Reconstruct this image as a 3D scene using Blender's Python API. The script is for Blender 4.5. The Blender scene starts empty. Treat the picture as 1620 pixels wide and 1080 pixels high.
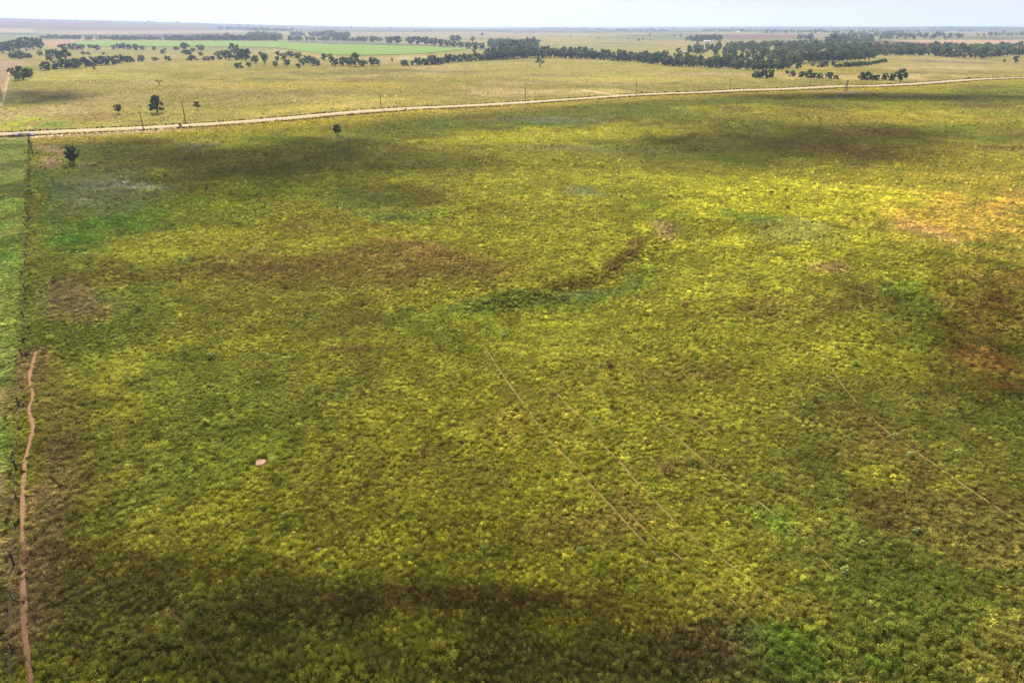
import bpy, bmesh, math, random
import numpy as np
from mathutils import Vector, Matrix
from mathutils.geometry import delaunay_2d_cdt

random.seed(7)
RNG = np.random.default_rng(11)
SC = bpy.context.scene
COL = SC.collection
R = math.radians

# ------------------------------------------------------------------ camera
CAM_H = 45.0
F = 1080.0                       # focal length in photo pixels (24 mm on 36 mm, 1620 px wide)
HORIZON = 41.0
PITCH = math.atan((540 - HORIZON) / F)
cam_d = bpy.data.cameras.new("camera")
cam_d.lens = 24.0
cam_d.sensor_width = 36.0
cam_d.clip_start = 0.5
cam_d.clip_end = 90000.0
cam = bpy.data.objects.new("camera", cam_d)
COL.objects.link(cam)
cam.location = (0, 0, CAM_H)
cam.rotation_euler = (math.pi / 2 - PITCH, 0, 0)
SC.camera = cam

# ------------------------------------------------------------------ sky, sun, exposure
SUN_EL, SUN_AZ = R(39), R(-18)   # azimuth from +Y, negative = to the left of the view
SUN_DIR = Vector((math.sin(SUN_AZ) * math.cos(SUN_EL), math.cos(SUN_AZ) * math.cos(SUN_EL), math.sin(SUN_EL)))
world = bpy.data.worlds.new("World")
SC.world = world
world.use_nodes = True
wn, wl = world.node_tree.nodes, world.node_tree.links
wn.clear()
w_out = wn.new("ShaderNodeOutputWorld")
w_bg = wn.new("ShaderNodeBackground")
w_bg.inputs["Strength"].default_value = 0.064
sky = wn.new("ShaderNodeTexSky")
sky.sky_type = 'NISHITA'
sky.sun_disc = False
sky.sun_elevation = SUN_EL
sky.sun_rotation = SUN_AZ
sky.altitude = 400
sky.air_density = 1.0
sky.dust_density = 2.0
# thin high cloud veil mixed over the clear sky everywhere
w_tc = wn.new("ShaderNodeTexCoord")
w_map = wn.new("ShaderNodeMapping")
w_map.inputs["Scale"].default_value = (1.6, 1.6, 7.0)
w_noise = wn.new("ShaderNodeTexNoise")
w_noise.inputs["Scale"].default_value = 2.2
w_noise.inputs["Detail"].default_value = 6
w_ramp = wn.new("ShaderNodeMapRange")
w_ramp.inputs["From Min"].default_value = 0.3
w_ramp.inputs["From Max"].default_value = 0.7
w_ramp.inputs["To Min"].default_value = 0.84
w_ramp.inputs["To Max"].default_value = 0.98
w_mix = wn.new("ShaderNodeMix")
w_mix.data_type = 'RGBA'
w_mix.inputs["B"].default_value = (5.7, 5.45, 5.3, 1)
wl.new(w_tc.outputs["Generated"], w_map.inputs["Vector"])
wl.new(w_map.outputs["Vector"], w_noise.inputs["Vector"])
wl.new(w_noise.outputs["Fac"], w_ramp.inputs["Value"])
wl.new(w_ramp.outputs["Result"], w_mix.inputs["Factor"])
wl.new(sky.outputs["Color"], w_mix.inputs["A"])
wl.new(w_mix.outputs["Result"], w_bg.inputs["Color"])
wl.new(w_bg.outputs["Background"], w_out.inputs["Surface"])

sun_d = bpy.data.lights.new("sun", 'SUN')
sun_d.energy = 5.0
sun_d.angle = R(0.6)
sun_d.color = (1.0, 0.93, 0.82)
sun = bpy.data.objects.new("sun", sun_d)
COL.objects.link(sun)
sun.rotation_euler = (-SUN_DIR).to_track_quat('-Z', 'Y').to_euler()
sun.location = (0, 0, 300)

SC.view_settings.view_transform = 'Standard'
SC.view_settings.look = 'None'
SC.view_settings.gamma = 1.0
SC.view_settings.exposure = 1.25
SC.cycles.transparent_max_bounces = 64
SC.cycles.max_bounces = 6
SC.cycles.volume_bounces = 0
SC.cycles.use_denoising = True
SC.cycles.denoiser = 'OPENIMAGEDENOISE'
SC.cycles.denoising_input_passes = 'RGB_ALBEDO_NORMAL'
SC.cycles.denoising_prefilter = 'NONE'

# ------------------------------------------------------------------ numeric helpers
def smooth(a, b, x):
    t = np.clip((x - a) / (b - a), 0, 1)
    return t * t * (3 - 2 * t)

def _hash(ix, iy, seed):
    h = (ix.astype(np.int64) * 374761393 + iy.astype(np.int64) * 668265263 + seed * 2147483647) & 0xFFFFFFFF
    h = ((h ^ (h >> 13)) * 1274126177) & 0xFFFFFFFF
    h = h ^ (h >> 16)
    return (h & 0xFFFF) / 65535.0

def vnoise(x, y, scale, seed):
    x = np.asarray(x, float) / scale
    y = np.asarray(y, float) / scale
    ix, iy = np.floor(x), np.floor(y)
    fx, fy = x - ix, y - iy
    fx = fx * fx * (3 - 2 * fx)
    fy = fy * fy * (3 - 2 * fy)
    a = _hash(ix, iy, seed); b = _hash(ix + 1, iy, seed)
    c = _hash(ix, iy + 1, seed); d = _hash(ix + 1, iy + 1, seed)
    return (a * (1 - fx) + b * fx) * (1 - fy) + (c * (1 - fx) + d * fx) * fy

def fbm(x, y, scale, seed, octaves=4):
    s, amp, tot = 0.0, 1.0, 0.0
    for k in range(octaves):
        s = s + amp * vnoise(x, y, scale / 2 ** k, seed + k * 17)
        tot += amp
        amp *= 0.5
    return s / tot

def srgb(r, g, b):
    c = np.array([r, g, b], float) / 255
    return np.where(c <= 0.04045, c / 12.92, ((c + 0.055) / 1.055) ** 2.4)

def smooth_line(pts, rounds=2):
    p = [np.array(q, float) for q in pts]
    for _ in range(rounds):
        q = [p[0]]
        for a, b in zip(p[:-1], p[1:]):
            q += [a * .75 + b * .25, a * .25 + b * .75]
        q.append(p[-1])
        p = q
    return p

# ------------------------------------------------------------------ terrain height
AZ_H = np.radians([-60, -37, -30, -20, -11, -3, 8, 20, 30, 37, 60])
PX_H = np.array([20, 17, 13.5, 8, 4, 2.2, 1.8, 2.6, 3.0, 2.0, 2.0])   # far rise above the flat horizon, photo px

def flat_ground(px, py):         # photo pixel to the flat mean plane
    u, v = (px - 810) / F, (540 - py) / F
    dz = min(-SP + v * CP, -0.004)
    t = CAM_H / -dz
    return np.array([u * t, (CP + v * SP) * t])
CP, SP = math.cos(PITCH), math.sin(PITCH)
# old terrace banks: the land steps down a little on the near side of each line
BANKS = [(smooth_line([flat_ground(*p) for p in ln], 1), dep, wid) for ln, dep, wid in (
    ([(700, 482), (790, 468), (870, 448), (945, 424), (1010, 395), (1046, 368), (1056, 345)], 1.5, 5.0),
    ([(1060, 200), (1150, 220), (1250, 243), (1335, 262)], 1.1, 9.0), ([(1190, 196), (1270, 212), (1370, 230), (1500, 248)], 1.0, 9.0),
    ([(1240, 160), (1400, 167), (1640, 181)], 1.0, 14.0), ([(440, 330), (560, 345), (680, 342), (760, 325)], .7, 7.0), ([(200, 262), (330, 240), (480, 236)], .7, 9.0))]

def bank_drop(x, y):
    z = np.zeros(np.shape(x))
    for ln, dep, wid in BANKS:
        L = np.array(ln); lo, hi = L.min(0) - wid * 8, L.max(0) + wid * 8
        m = (x > lo[0]) & (x < hi[0]) & (y > lo[1]) & (y < hi[1])
        if not m.any(): continue
        xs, ys = x[m], y[m]
        best = np.full(xs.shape, 1e9); sd = np.zeros(xs.shape); along_ = np.zeros(xs.shape); n = len(L) - 1
        for i, (a, b) in enumerate(zip(L[:-1], L[1:])):
            ab = b - a
            t = ((xs - a[0]) * ab[0] + (ys - a[1]) * ab[1]) / (ab @ ab); tc = np.clip(t, 0, 1)
            ex, ey = xs - a[0] - tc * ab[0], ys - a[1] - tc * ab[1]
            d = np.hypot(ex, ey); q = d < best
            best[q] = d[q]; sd[q] = (d * np.sign(ey * ab[0] - ex * ab[1]))[q]; along_[q] = ((i + tc) / n)[q]
        near = -sd * np.sign(L[-1][0] - L[0][0])
        prof = smooth(-.5, wid, near) * (1 - smooth(wid * 1.5, wid * 6, near))
        z[m] -= dep * prof * smooth(0, .2, along_) * smooth(1, .85, along_) * smooth(wid * 7, wid * 4, best)
    return z

def height(x, y):
    x = np.asarray(x, float); y = np.asarray(y, float)
    d = np.hypot(x, y)
    z = (fbm(x, y, 85, 3, 2) - 0.5) * 2.6 * smooth(20, 160, d)
    z = z + (vnoise(x, y, 420, 9) - 0.5) * 4.0 * smooth(250, 1200, d)
    z = z + (vnoise(x, y, 1700, 19) - 0.5) * 14.0 * smooth(1300, 4500, d)
    z = z + (fbm(x, y, 14, 5, 2) - 0.5) * 0.5 * (1 - smooth(150, 400, d))
    # the near slope: the ground falls away towards the camera below a low brow
    brow = 44.0 - 0.05 * x + 3.0 * (vnoise(x, y, 25, 41) - 0.5)
    z = z - 3.2 * smooth(0, 22, brow - y) * smooth(75, 40, np.abs(x + 4))
    z = z + bank_drop(np.atleast_1d(x), np.atleast_1d(y)).reshape(np.shape(x))
    az = np.arctan2(x, np.maximum(y, 1e-3))
    far = np.interp(az, AZ_H, PX_H) / F * 0.86
    z = z + far * d * smooth(2200, 9000, d) * (1 - 0.5 * smooth(9500, 16000, d))
    z = z + 40 * (vnoise(x, y, 5200, 77) - 0.4) * smooth(5000, 9500, d) * 0.6
    return z

# ------------------------------------------------------------------ photo pixel -> ground point
CP, SP = math.cos(PITCH), math.sin(PITCH)
_D = np.geomspace(15, 24000, 2600)
def ground(px, py):
    u, v = (px - 810) / F, (540 - py) / F
    dx, dy, dz = u, CP + v * SP, -SP + v * CP
    L = math.hypot(dx, dy)
    gx, gy = dx / L * _D, dy / L * _D
    gap = CAM_H + dz / L * _D - height(gx, gy)
    k = np.nonzero(gap <= 0)[0]
    if len(k) == 0:
        return np.array([gx[-700], gy[-700]])
    k = max(1, k[0])
    t = gap[k - 1] / (gap[k - 1] - gap[k] + 1e-9)
    d = _D[k - 1] + t * (_D[k] - _D[k - 1])
    return np.array([dx / L * d, dy / L * d])

def depth_of(p):                 # distance along the camera axis, for turning pixel sizes into metres
    z = float(height(p[0], p[1]))
    return p[1] * CP + (CAM_H - z) * SP

def zat(x, y):
    return float(height(x, y))

def polyline(pts, step):
    """densify a world polyline"""
    out = []
    for a, b in zip(pts[:-1], pts[1:]):
        n = max(1, int(np.linalg.norm(b - a) / step))
        for k in range(n):
            out.append(a + (b - a) * k / n)
    out.append(pts[-1])
    return np.array(out)

def dist_to_line(x, y, line):
    """unsigned distance and signed side (positive = left of travel) for arrays of points"""
    best = np.full(x.shape, 1e9); side = np.zeros(x.shape)
    for a, b in zip(line[:-1], line[1:]):
        ab = b - a
        L2 = float(ab @ ab) + 1e-9
        t = np.clip(((x - a[0]) * ab[0] + (y - a[1]) * ab[1]) / L2, 0, 1)
        ex, ey = x - (a[0] + t * ab[0]), y - (a[1] + t * ab[1])
        d = np.hypot(ex, ey)
        s = ab[0] * ey - ab[1] * ex
        m = d < best
        best[m] = d[m]; side[m] = np.sign(s[m])
    return best, side

# ------------------------------------------------------------------ lines traced on the ground
ROAD_PX = [(-190, 216), (0, 211), (100, 207), (221, 200.5), (288, 196.5), (405, 189), (550, 180), (700, 170), (810, 163),
           (900, 157.5), (1000, 151.5), (1100, 147), (1215, 142.5), (1310, 138.5), (1400, 135), (1514, 129), (1620, 124), (1760, 118.5)]
ROAD = smooth_line([flat_ground(*p) for p in ROAD_PX], 2)
FENCE_PX = [(46.5, 217), (45, 300), (42, 410), (36, 552), (31, 625), (27.5, 719), (23.5, 858), (21, 960), (20, 1080)]
FENCE = [ground(*p) for p in FENCE_PX]
_e = FENCE[-1] - FENCE[-2]
FENCE.append(FENCE[-1] + _e / np.linalg.norm(_e) * 45)

TRAILS = {
 'fence': ([(57, 556), (51, 578), (46, 588), (46, 606), (53, 625), (47, 640), (45, 650), (51, 664), (53, 676), (48, 700), (42, 716), (38, 748),
            (36, 780), (36, 812), (34, 845), (38, 868), (35, 905), (37, 950), (37, 985), (41, 1010), (45, 1040), (50, 1080), (52, 1120)], 0.46),
 'middle': ([(765, 545), (783, 574), (800, 600), (826, 635), (848, 665), (866, 695), (888, 715), (908, 735), (930, 762), (955, 788), (978, 812),
             (1000, 838), (1030, 868), (1062, 905)], 0.2),
 'long': ([(862, 606), (888, 628), (905, 648), (935, 668), (942, 690), (965, 715), (985, 735), (1006, 762), (1030, 782), (1045, 802), (1080, 838),
           (1122, 868), (1180, 912), (1248, 968)], 0.2),
 'upper': ([(905, 555), (940, 585), (975, 612), (1003, 632), (1030, 655), (1062, 682), (1090, 708), (1120, 735)], 0.15),
 'right': ([(1288, 540), (1308, 566), (1322, 592), (1338, 618), (1364, 645), (1388, 670), (1420, 695), (1452, 716), (1490, 742), (1540, 778),
            (1585, 808), (1640, 842)], 0.2),
 'second': ([(985, 800), (1010, 828), (1040, 856), (1080, 884), (1120, 915), (1165, 955), (1200, 990)], 0.13),
 'lower': ([(1120, 735), (1160, 765), (1210, 800), (1270, 850), (1320, 905)], 0.13),
 'upper2': ([(965, 540), (985, 560), (1010, 590), (1045, 625), (1090, 660), (1140, 700)], 0.12),
 'slope': ([(262, 958), (282, 980), (304, 1004), (322, 1024), (342, 1048)], 0.26),
}
TRAIL_W = {k: (smooth_line([ground(*p) for p in v[0]], 2), v[1]) for k, v in TRAILS.items()}

# ------------------------------------------------------------------ vegetation colour of the land (albedo), with some painted shade
KAL = 0.52
def C(r, g, b):
    c = srgb(r, g, b) * KAL
    return c * .95 + (c @ np.array([.21, .72, .07])) * .05
YG, OLV, GRN, BRN = C(150, 148, 42), C(112, 112, 42), C(72, 116, 30), C(118, 94, 55)
DRK, TAN, RED, GRY = C(84, 78, 40), C(176, 150, 112), C(170, 98, 64), C(122, 130, 104)
GLD, PAL, GRN2, VIV = C(190, 166, 58), C(176, 170, 104), C(88, 112, 50), C(86, 128, 22)
BYG = C(172, 168, 40)

# (px, py, rx, ry, angle, colour, strength) soft ellipses of different growth, a few of painted bank shade, each turned into a world ellipse
PATCH = [
 (1000, 300, 600, 120, 0, YG, .85), (1330, 310, 360, 66, 0, BYG, 1.0), (1000, 285, 230, 40, 0, YG, .5), (900, 214, 260, 15, -3, BYG, 1.0),
 (1500, 260, 200, 50, 0, GLD, .5), (1580, 300, 70, 40, 0, GLD, .55), (1400, 185, 260, 12, 0, GLD, .5),
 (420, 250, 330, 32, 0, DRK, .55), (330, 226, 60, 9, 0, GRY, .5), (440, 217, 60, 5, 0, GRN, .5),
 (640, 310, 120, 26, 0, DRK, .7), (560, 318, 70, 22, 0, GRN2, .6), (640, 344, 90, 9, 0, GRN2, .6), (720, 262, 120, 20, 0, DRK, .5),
 (300, 330, 110, 22, -6, YG, .6), (290, 385, 120, 24, -6, YG, .6), (150, 300, 110, 34, 0, GRY, .6), (200, 290, 70, 10, 4, C(150, 152, 140), .55),
 (190, 350, 130, 26, -10, GRN, .8), (110, 385, 70, 22, -10, GRN, .7), (80, 320, 30, 70, 0, GRN2, .6),
 (130, 470, 75, 30, 0, C(122, 102, 80), .7), (210, 430, 90, 20, -8, BRN, .5), (470, 425, 210, 32, 0, BRN, .7), (690, 410, 120, 38, 10, BRN, .7),
 (660, 395, 50, 12, 15, C(128, 100, 60), .5), (350, 480, 180, 20, 0, OLV, .5),
 (790, 478, 130, 17, -7, GRN2, .65), (960, 445, 110, 19, -17, GRN2, .8), (905, 452, 70, 8, -18, C(104, 108, 84), .5),
 (1010, 395, 62, 7, -30, C(108, 80, 48), .7), (945, 424, 60, 6.5, -23, C(110, 82, 48), .7), (880, 447, 50, 5, -18, C(96, 72, 46), .7),  # shading of the bank's near face, painted as dark brown into the land colour
 (1043, 370, 26, 13, 20, TAN, .75), (922, 306, 40, 11, 8, GRY, .6), (1020, 335, 90, 25, 20, GRN, .25),
 (1250, 365, 95, 24, 8, C(124, 132, 84), .6), (1200, 345, 60, 10, 0, GRN, .5), (1315, 432, 38, 13, 8, C(150, 116, 84), .75), (1370, 474, 70, 18, 12, DRK, .6),
 (1430, 480, 60, 30, 30, GRN, .4), (1500, 345, 150, 48, 5, C(186, 152, 78), .6), (1470, 372, 45, 14, 20, C(196, 156, 116), .5), (1600, 320, 50, 30, 0, C(186, 150, 80), .4),
 (1560, 520, 130, 105, 0, C(132, 102, 50), .7), (1540, 556, 60, 22, 5, RED, .5), (1572, 606, 36, 10, 10, RED, .5), (1600, 460, 60, 40, 0, C(112, 82, 38), .6),
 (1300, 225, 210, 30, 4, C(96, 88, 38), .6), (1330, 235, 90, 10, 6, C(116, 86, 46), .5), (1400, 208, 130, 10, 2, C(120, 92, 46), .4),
 (860, 190, 95, 7, 0, GRY, .6), (870, 197, 60, 4, 0, GRN, .5), (1092, 183, 42, 4, 2, C(110, 130, 84), .4), (980, 234, 150, 7, 0, C(130, 138, 96), .5),
 (1150, 245, 60, 5, 0, GRN, .5), (1318, 286, 9, 6, -50, C(128, 92, 66), .9), (1325, 258, 26, 3, 12, C(120, 98, 66), .7),
 (760, 560, 720, 55, 0, C(136, 136, 48), .5), (1300, 560, 260, 60, 0, YG, .45), (1330, 640, 160, 80, 0, OLV, .4), (560, 550, 60, 12, 0, BRN, .5),
 (1400, 748, 55, 30, 0, C(160, 164, 34), .5), (1510, 772, 40, 16, 10, C(160, 164, 34), .4), (1080, 740, 70, 22, 0, BRN, .35), (1430, 620, 140, 40, 0, OLV, .4),
 (900, 830, 150, 42, 0, C(134, 116, 58), .6), (1000, 800, 60, 20, 40, C(130, 112, 60), .5), (640, 760, 240, 40, 0, C(112, 106, 42), .4),
 (1260, 1035, 75, 36, 20, VIV, .8), (1395, 1040, 36, 16, 20, VIV, .6), (1330, 1078, 90, 8, 4, TAN, .7), (1215, 1000, 50, 16, 0, GRN, .5),
 (1590, 1000, 90, 60, 0, C(146, 140, 66), .6), (1220, 830, 60, 20, 30, GRN, .45), (1150, 790, 90, 30, 0, OLV, .3),
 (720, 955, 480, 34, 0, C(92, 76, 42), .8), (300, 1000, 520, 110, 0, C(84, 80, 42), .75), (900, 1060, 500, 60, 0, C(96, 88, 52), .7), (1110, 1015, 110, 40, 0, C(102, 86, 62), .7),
 (180, 900, 190, 60, 10, C(96, 92, 42), .6), (110, 700, 50, 150, 0, C(104, 92, 54), .6), (90, 780, 40, 110, 0, C(120, 100, 72), .5),
 (70, 236, 26, 16, 20, C(168, 140, 112), .8), (98, 250, 28, 9, 15, C(160, 134, 108), .8), (130, 262, 26, 4, 0, C(150, 130, 108), .7), (533, 215, 12, 2.2, 0, C(150, 134, 110), .8),
 # beyond the gravel road
 (22, 193, 26, 13, 0, C(176, 184, 48), .95), (88, 197, 30, 5, 0, C(110, 150, 34), .85), (138, 193, 15, 4, 0, C(110, 150, 34), .8), (150, 187, 60, 6, 0, C(160, 118, 84), .6),
 (85, 152, 70, 11, 2, C(104, 96, 78), .8), (14, 150, 18, 22, 0, C(120, 128, 96), .7), (22, 122, 12, 24, 0, C(130, 150, 62), .6), (42, 143, 9, 3, 0, C(160, 90, 60), .9),
 (160, 120, 130, 9, 0, C(190, 184, 86), .6), (420, 150, 200, 7, 0, C(140, 124, 74), .6), (300, 141, 220, 8, 0, C(142, 134, 66), .55), (500, 135, 260, 10, 0, C(190, 168, 76), .6),
 (640, 112, 170, 2.5, 0, C(120, 116, 72), .8), (520, 116, 140, 3, 0, C(112, 112, 66), .7), (560, 124, 90, 2.5, 0, C(130, 112, 84), .6), (420, 126, 80, 3, 0, C(112, 118, 66), .7),
 (870, 118, 60, 3, 0, C(140, 120, 92), .7), (700, 155, 180, 6, 0, C(150, 140, 60), .5), (560, 167, 160, 8, -4, C(200, 180, 80), .6), (900, 145, 160, 5, 0, C(206, 182, 116), .6),
 (1000, 125, 200, 5, 0, C(196, 180, 90), .6), (1120, 116, 90, 3, 0, C(196, 168, 132), .7), (1350, 122, 200, 4, 0, C(214, 188, 130), .7), (1500, 108, 150, 3, 0, C(206, 180, 138), .6),
 (1480, 116, 140, 2, 0, C(128, 108, 92), .7), (1500, 98, 110, 2, 2, C(132, 112, 112), .8), (1300, 108, 70, 2, 0, C(200, 176, 84), .7), (1345, 145, 60, 2.2, 0, C(166, 142, 118), .8),
 (1500, 150, 160, 3, 0, C(150, 140, 62), .5), (760, 98, 90, 2, 0, C(150, 150, 84), .5), (650, 92, 70, 2, -2, C(206, 188, 146), .7), (450, 82, 40, 2, 4, C(200, 180, 140), .6),
]
_PW = []
for (px, py, rx, ry, an, col, st) in PATCH:
    c = flat_ground(px, py)
    ca, sa = math.cos(R(an)), math.sin(R(an))
    a = (flat_ground(px + rx * ca, py + rx * sa) - flat_ground(px - rx * ca, py - rx * sa)) / 2
    b = (flat_ground(px - ry * sa, py + ry * ca) - flat_ground(px + ry * sa, py - ry * ca)) / 2
    b = b if np.linalg.norm(b) < 4000 else b / np.linalg.norm(b) * 4000
    M = np.linalg.inv(np.array([[a[0], b[0]], [a[1], b[1]]]))
    _PW.append((c, M, col, st, max(np.linalg.norm(a), np.linalg.norm(b)) * 1.6))

# far fields with straight edges (photo px polygons on the land)
FAR_FIELDS = [
 ([(-60, 32), (120, 34), (330, 43), (345, 47), (200, 50), (60, 45), (-60, 43)], C(146, 120, 104)),
 ([(-60, 44), (50, 46), (60, 50), (-60, 54)], C(196, 174, 136)),
 ([(220, 54), (350, 53), (420, 60), (210, 59)], C(118, 96, 112)),
 ([(100, 50), (380, 48), (420, 52), (220, 54), (60, 55)], C(186, 164, 122)),
 ([(-120, 96), (30, 95), (44, 100), (14, 126), (4, 150), (-120, 150)], C(190, 160, 130)),
 ([(68, 66), (118, 63), (140, 66), (80, 74)], C(206, 160, 132)),
 ([(-40, 56), (90, 55), (110, 62), (-40, 64)], C(150, 160, 112)),
 ([(1130, 54), (1270, 55), (1290, 60), (1150, 62)], C(150, 116, 104)),
 ([(1380, 66), (1500, 68), (1560, 72), (1640, 70), (1640, 75), (1380, 70)], C(150, 84, 70)),
 ([(1400, 64), (1620, 63), (1640, 69), (1480, 69)], C(214, 178, 140)),
 ([(540, 52), (760, 50), (1000, 56), (900, 60), (560, 58)], C(176, 162, 120)),
 ([(800, 47), (900, 48), (960, 53), (800, 52)], C(130, 130, 108)),
]
_FF = [(np.array([ground(*p) for p in poly]), col) for poly, col in FAR_FIELDS]

def in_poly(x, y, P):
    inside = np.zeros(x.shape, bool)
    n = len(P)
    for i in range(n):
        x1, y1 = P[i]; x2, y2 = P[(i + 1) % n]
        cond = (y1 > y) != (y2 > y)
        xi = (x2 - x1) * (y - y1) / (y2 - y1 + 1e-12) + x1
        inside ^= cond & (x < xi)
    return inside

def mixc(col, c, t):
    return col * (1 - t[:, None]) + np.asarray(c)[None] * t[:, None]

def land_colour(x, y):
    x = np.asarray(x, float).ravel(); y = np.asarray(y, float).ravel()
    d = np.hypot(x, y)
    n1 = fbm(x, y, 60, 101, 4); n2 = fbm(x, y, 22, 131, 3); n3 = fbm(x, y, 9, 151, 3)
    col = np.tile(OLV, (len(x), 1))
    col = mixc(col, YG, smooth(.38, .68, n1) * .8)
    col = mixc(col, BRN, smooth(.55, .78, n2) * .55)
    col = mixc(col, GRN, smooth(.56, .8, fbm(x, y, 35, 171, 3)) * .25)
    # beyond the road: paler, drier pasture; then tan and mauve distance
    dr, side = dist_to_line(x, y, ROAD)
    sd = dr * side
    north = smooth(2, 12, sd)
    pal = np.tile(C(178, 166, 84), (len(x), 1))
    pal = mixc(pal, C(150, 142, 66), smooth(.4, .7, fbm(x, y, 120, 201, 4)) * .8)
    pal = mixc(pal, C(196, 172, 120), smooth(.5, .8, fbm(x, y, 90, 221, 4)) * .7)
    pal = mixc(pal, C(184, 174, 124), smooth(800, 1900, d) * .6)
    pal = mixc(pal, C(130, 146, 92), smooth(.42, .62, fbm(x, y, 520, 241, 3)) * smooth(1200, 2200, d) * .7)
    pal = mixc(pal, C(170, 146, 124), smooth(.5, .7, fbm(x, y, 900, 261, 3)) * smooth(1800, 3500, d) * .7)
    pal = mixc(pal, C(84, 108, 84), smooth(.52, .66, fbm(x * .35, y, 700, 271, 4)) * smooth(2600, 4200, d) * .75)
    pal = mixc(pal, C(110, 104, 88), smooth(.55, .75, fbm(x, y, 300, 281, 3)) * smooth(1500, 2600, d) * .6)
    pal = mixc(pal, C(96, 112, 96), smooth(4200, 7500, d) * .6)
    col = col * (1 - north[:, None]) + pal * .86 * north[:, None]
    # golden verge south of the road
    verge = smooth(55, 12, -sd) * (side < 0) * smooth(-320, -180, x)
    col = mixc(col, GLD, verge * .6)
    # hummocky edge noise for the patches
    wx = x + (fbm(x, y, 18, 301, 3) - .5) * np.minimum(d * .07, 60)
    wy = y + (fbm(x, y, 18, 331, 3) - .5) * np.minimum(d * .10, 90)
    rag = (fbm(x, y, 7, 351, 3) - .5) * 1.0 * (1 - .6 * smooth(300, 900, d))
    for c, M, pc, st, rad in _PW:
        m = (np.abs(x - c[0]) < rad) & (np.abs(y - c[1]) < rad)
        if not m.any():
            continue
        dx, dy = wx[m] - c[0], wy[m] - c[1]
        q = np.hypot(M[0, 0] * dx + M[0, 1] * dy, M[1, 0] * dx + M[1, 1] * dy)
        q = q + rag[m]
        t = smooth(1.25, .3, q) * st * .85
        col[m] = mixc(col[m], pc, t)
    for P, fc in _FF:
        m = in_poly(x, y, P)
        col[m] = col[m] * .12 + fc * .76
    # land left of the fence: mown greener grass with bare tan scrapes
    df, fs = dist_to_line(x, y, FENCE)
    lf = smooth(0.2, 1.6, df) * ((fs < 0) & (y < FENCE[0][1] + 1) & (df < 200))
    gcol = mixc(np.tile(C(130, 140, 60), (len(x), 1)), C(108, 138, 48), smooth(.4, .65, n2))
    gcol = mixc(gcol, C(180, 160, 108), smooth(.56, .72, fbm(x, y, 26, 401, 3)) * .75)
    gcol = mixc(gcol, C(78, 92, 36), smooth(.5, .68, fbm(x, y, 11, 421, 3)) * .7)
    gcol = mixc(gcol, C(126, 124, 70), smooth(.5, .7, n3) * .5)
    col = col * (1 - lf[:, None]) + gcol * lf[:, None]
    # trampled, drier soil close to the fence trail
    dt, _ = dist_to_line(x, y, TRAIL_W['fence'][0])
    col = mixc(col, C(140, 112, 84), smooth(3.2, .5, dt) * .55 * smooth(.35, .6, n3))
    # bare strip between road and the meadow by the gate
    strip = smooth(4, 0, np.abs(-sd - 17)) * smooth(-130, -170, x) * (side < 0)
    col = mixc(col, C(178, 152, 124), strip * .9)
    col = col * (0.82 + 0.36 * n3)[:, None]
    return col

# ------------------------------------------------------------------ materials
def nodes_of(name):
    m = bpy.data.materials.new(name)
    m.use_nodes = True
    nt = m.node_tree
    b = nt.nodes["Principled BSDF"]
    return m, nt, b

def plain(name, rgb, rough=.9, var=.25, scale=4.0, metal=0.0, spec=.2, bump=0.0):
    m, nt, b = nodes_of(name)
    tc = nt.nodes.new("ShaderNodeTexCoord")
    n = nt.nodes.new("ShaderNodeTexNoise"); n.inputs["Scale"].default_value = scale; n.inputs["Detail"].default_value = 5
    mr = nt.nodes.new("ShaderNodeMapRange"); mr.inputs["To Min"].default_value = 1 - var; mr.inputs["To Max"].default_value = 1 + var
    mx = nt.nodes.new("ShaderNodeMix"); mx.data_type = 'RGBA'; mx.blend_type = 'MULTIPLY'; mx.inputs["Factor"].default_value = 1
    mx.inputs["A"].default_value = (*rgb, 1)
    nt.links.new(tc.outputs["Object"], n.inputs["Vector"]); nt.links.new(n.outputs["Fac"], mr.inputs["Value"])
    nt.links.new(mr.outputs["Result"], mx.inputs["B"]); nt.links.new(mx.outputs["Result"], b.inputs["Base Color"])
    b.inputs["Roughness"].default_value = rough; b.inputs["Metallic"].default_value = metal
    b.inputs["Specular IOR Level"].default_value = spec
    if bump:
        bp = nt.nodes.new("ShaderNodeBump"); bp.inputs["Strength"].default_value = bump; bp.inputs["Distance"].default_value = .1
        nt.links.new(n.outputs["Fac"], bp.inputs["Height"]); nt.links.new(bp.outputs["Normal"], b.inputs["Normal"])
    return m

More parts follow.
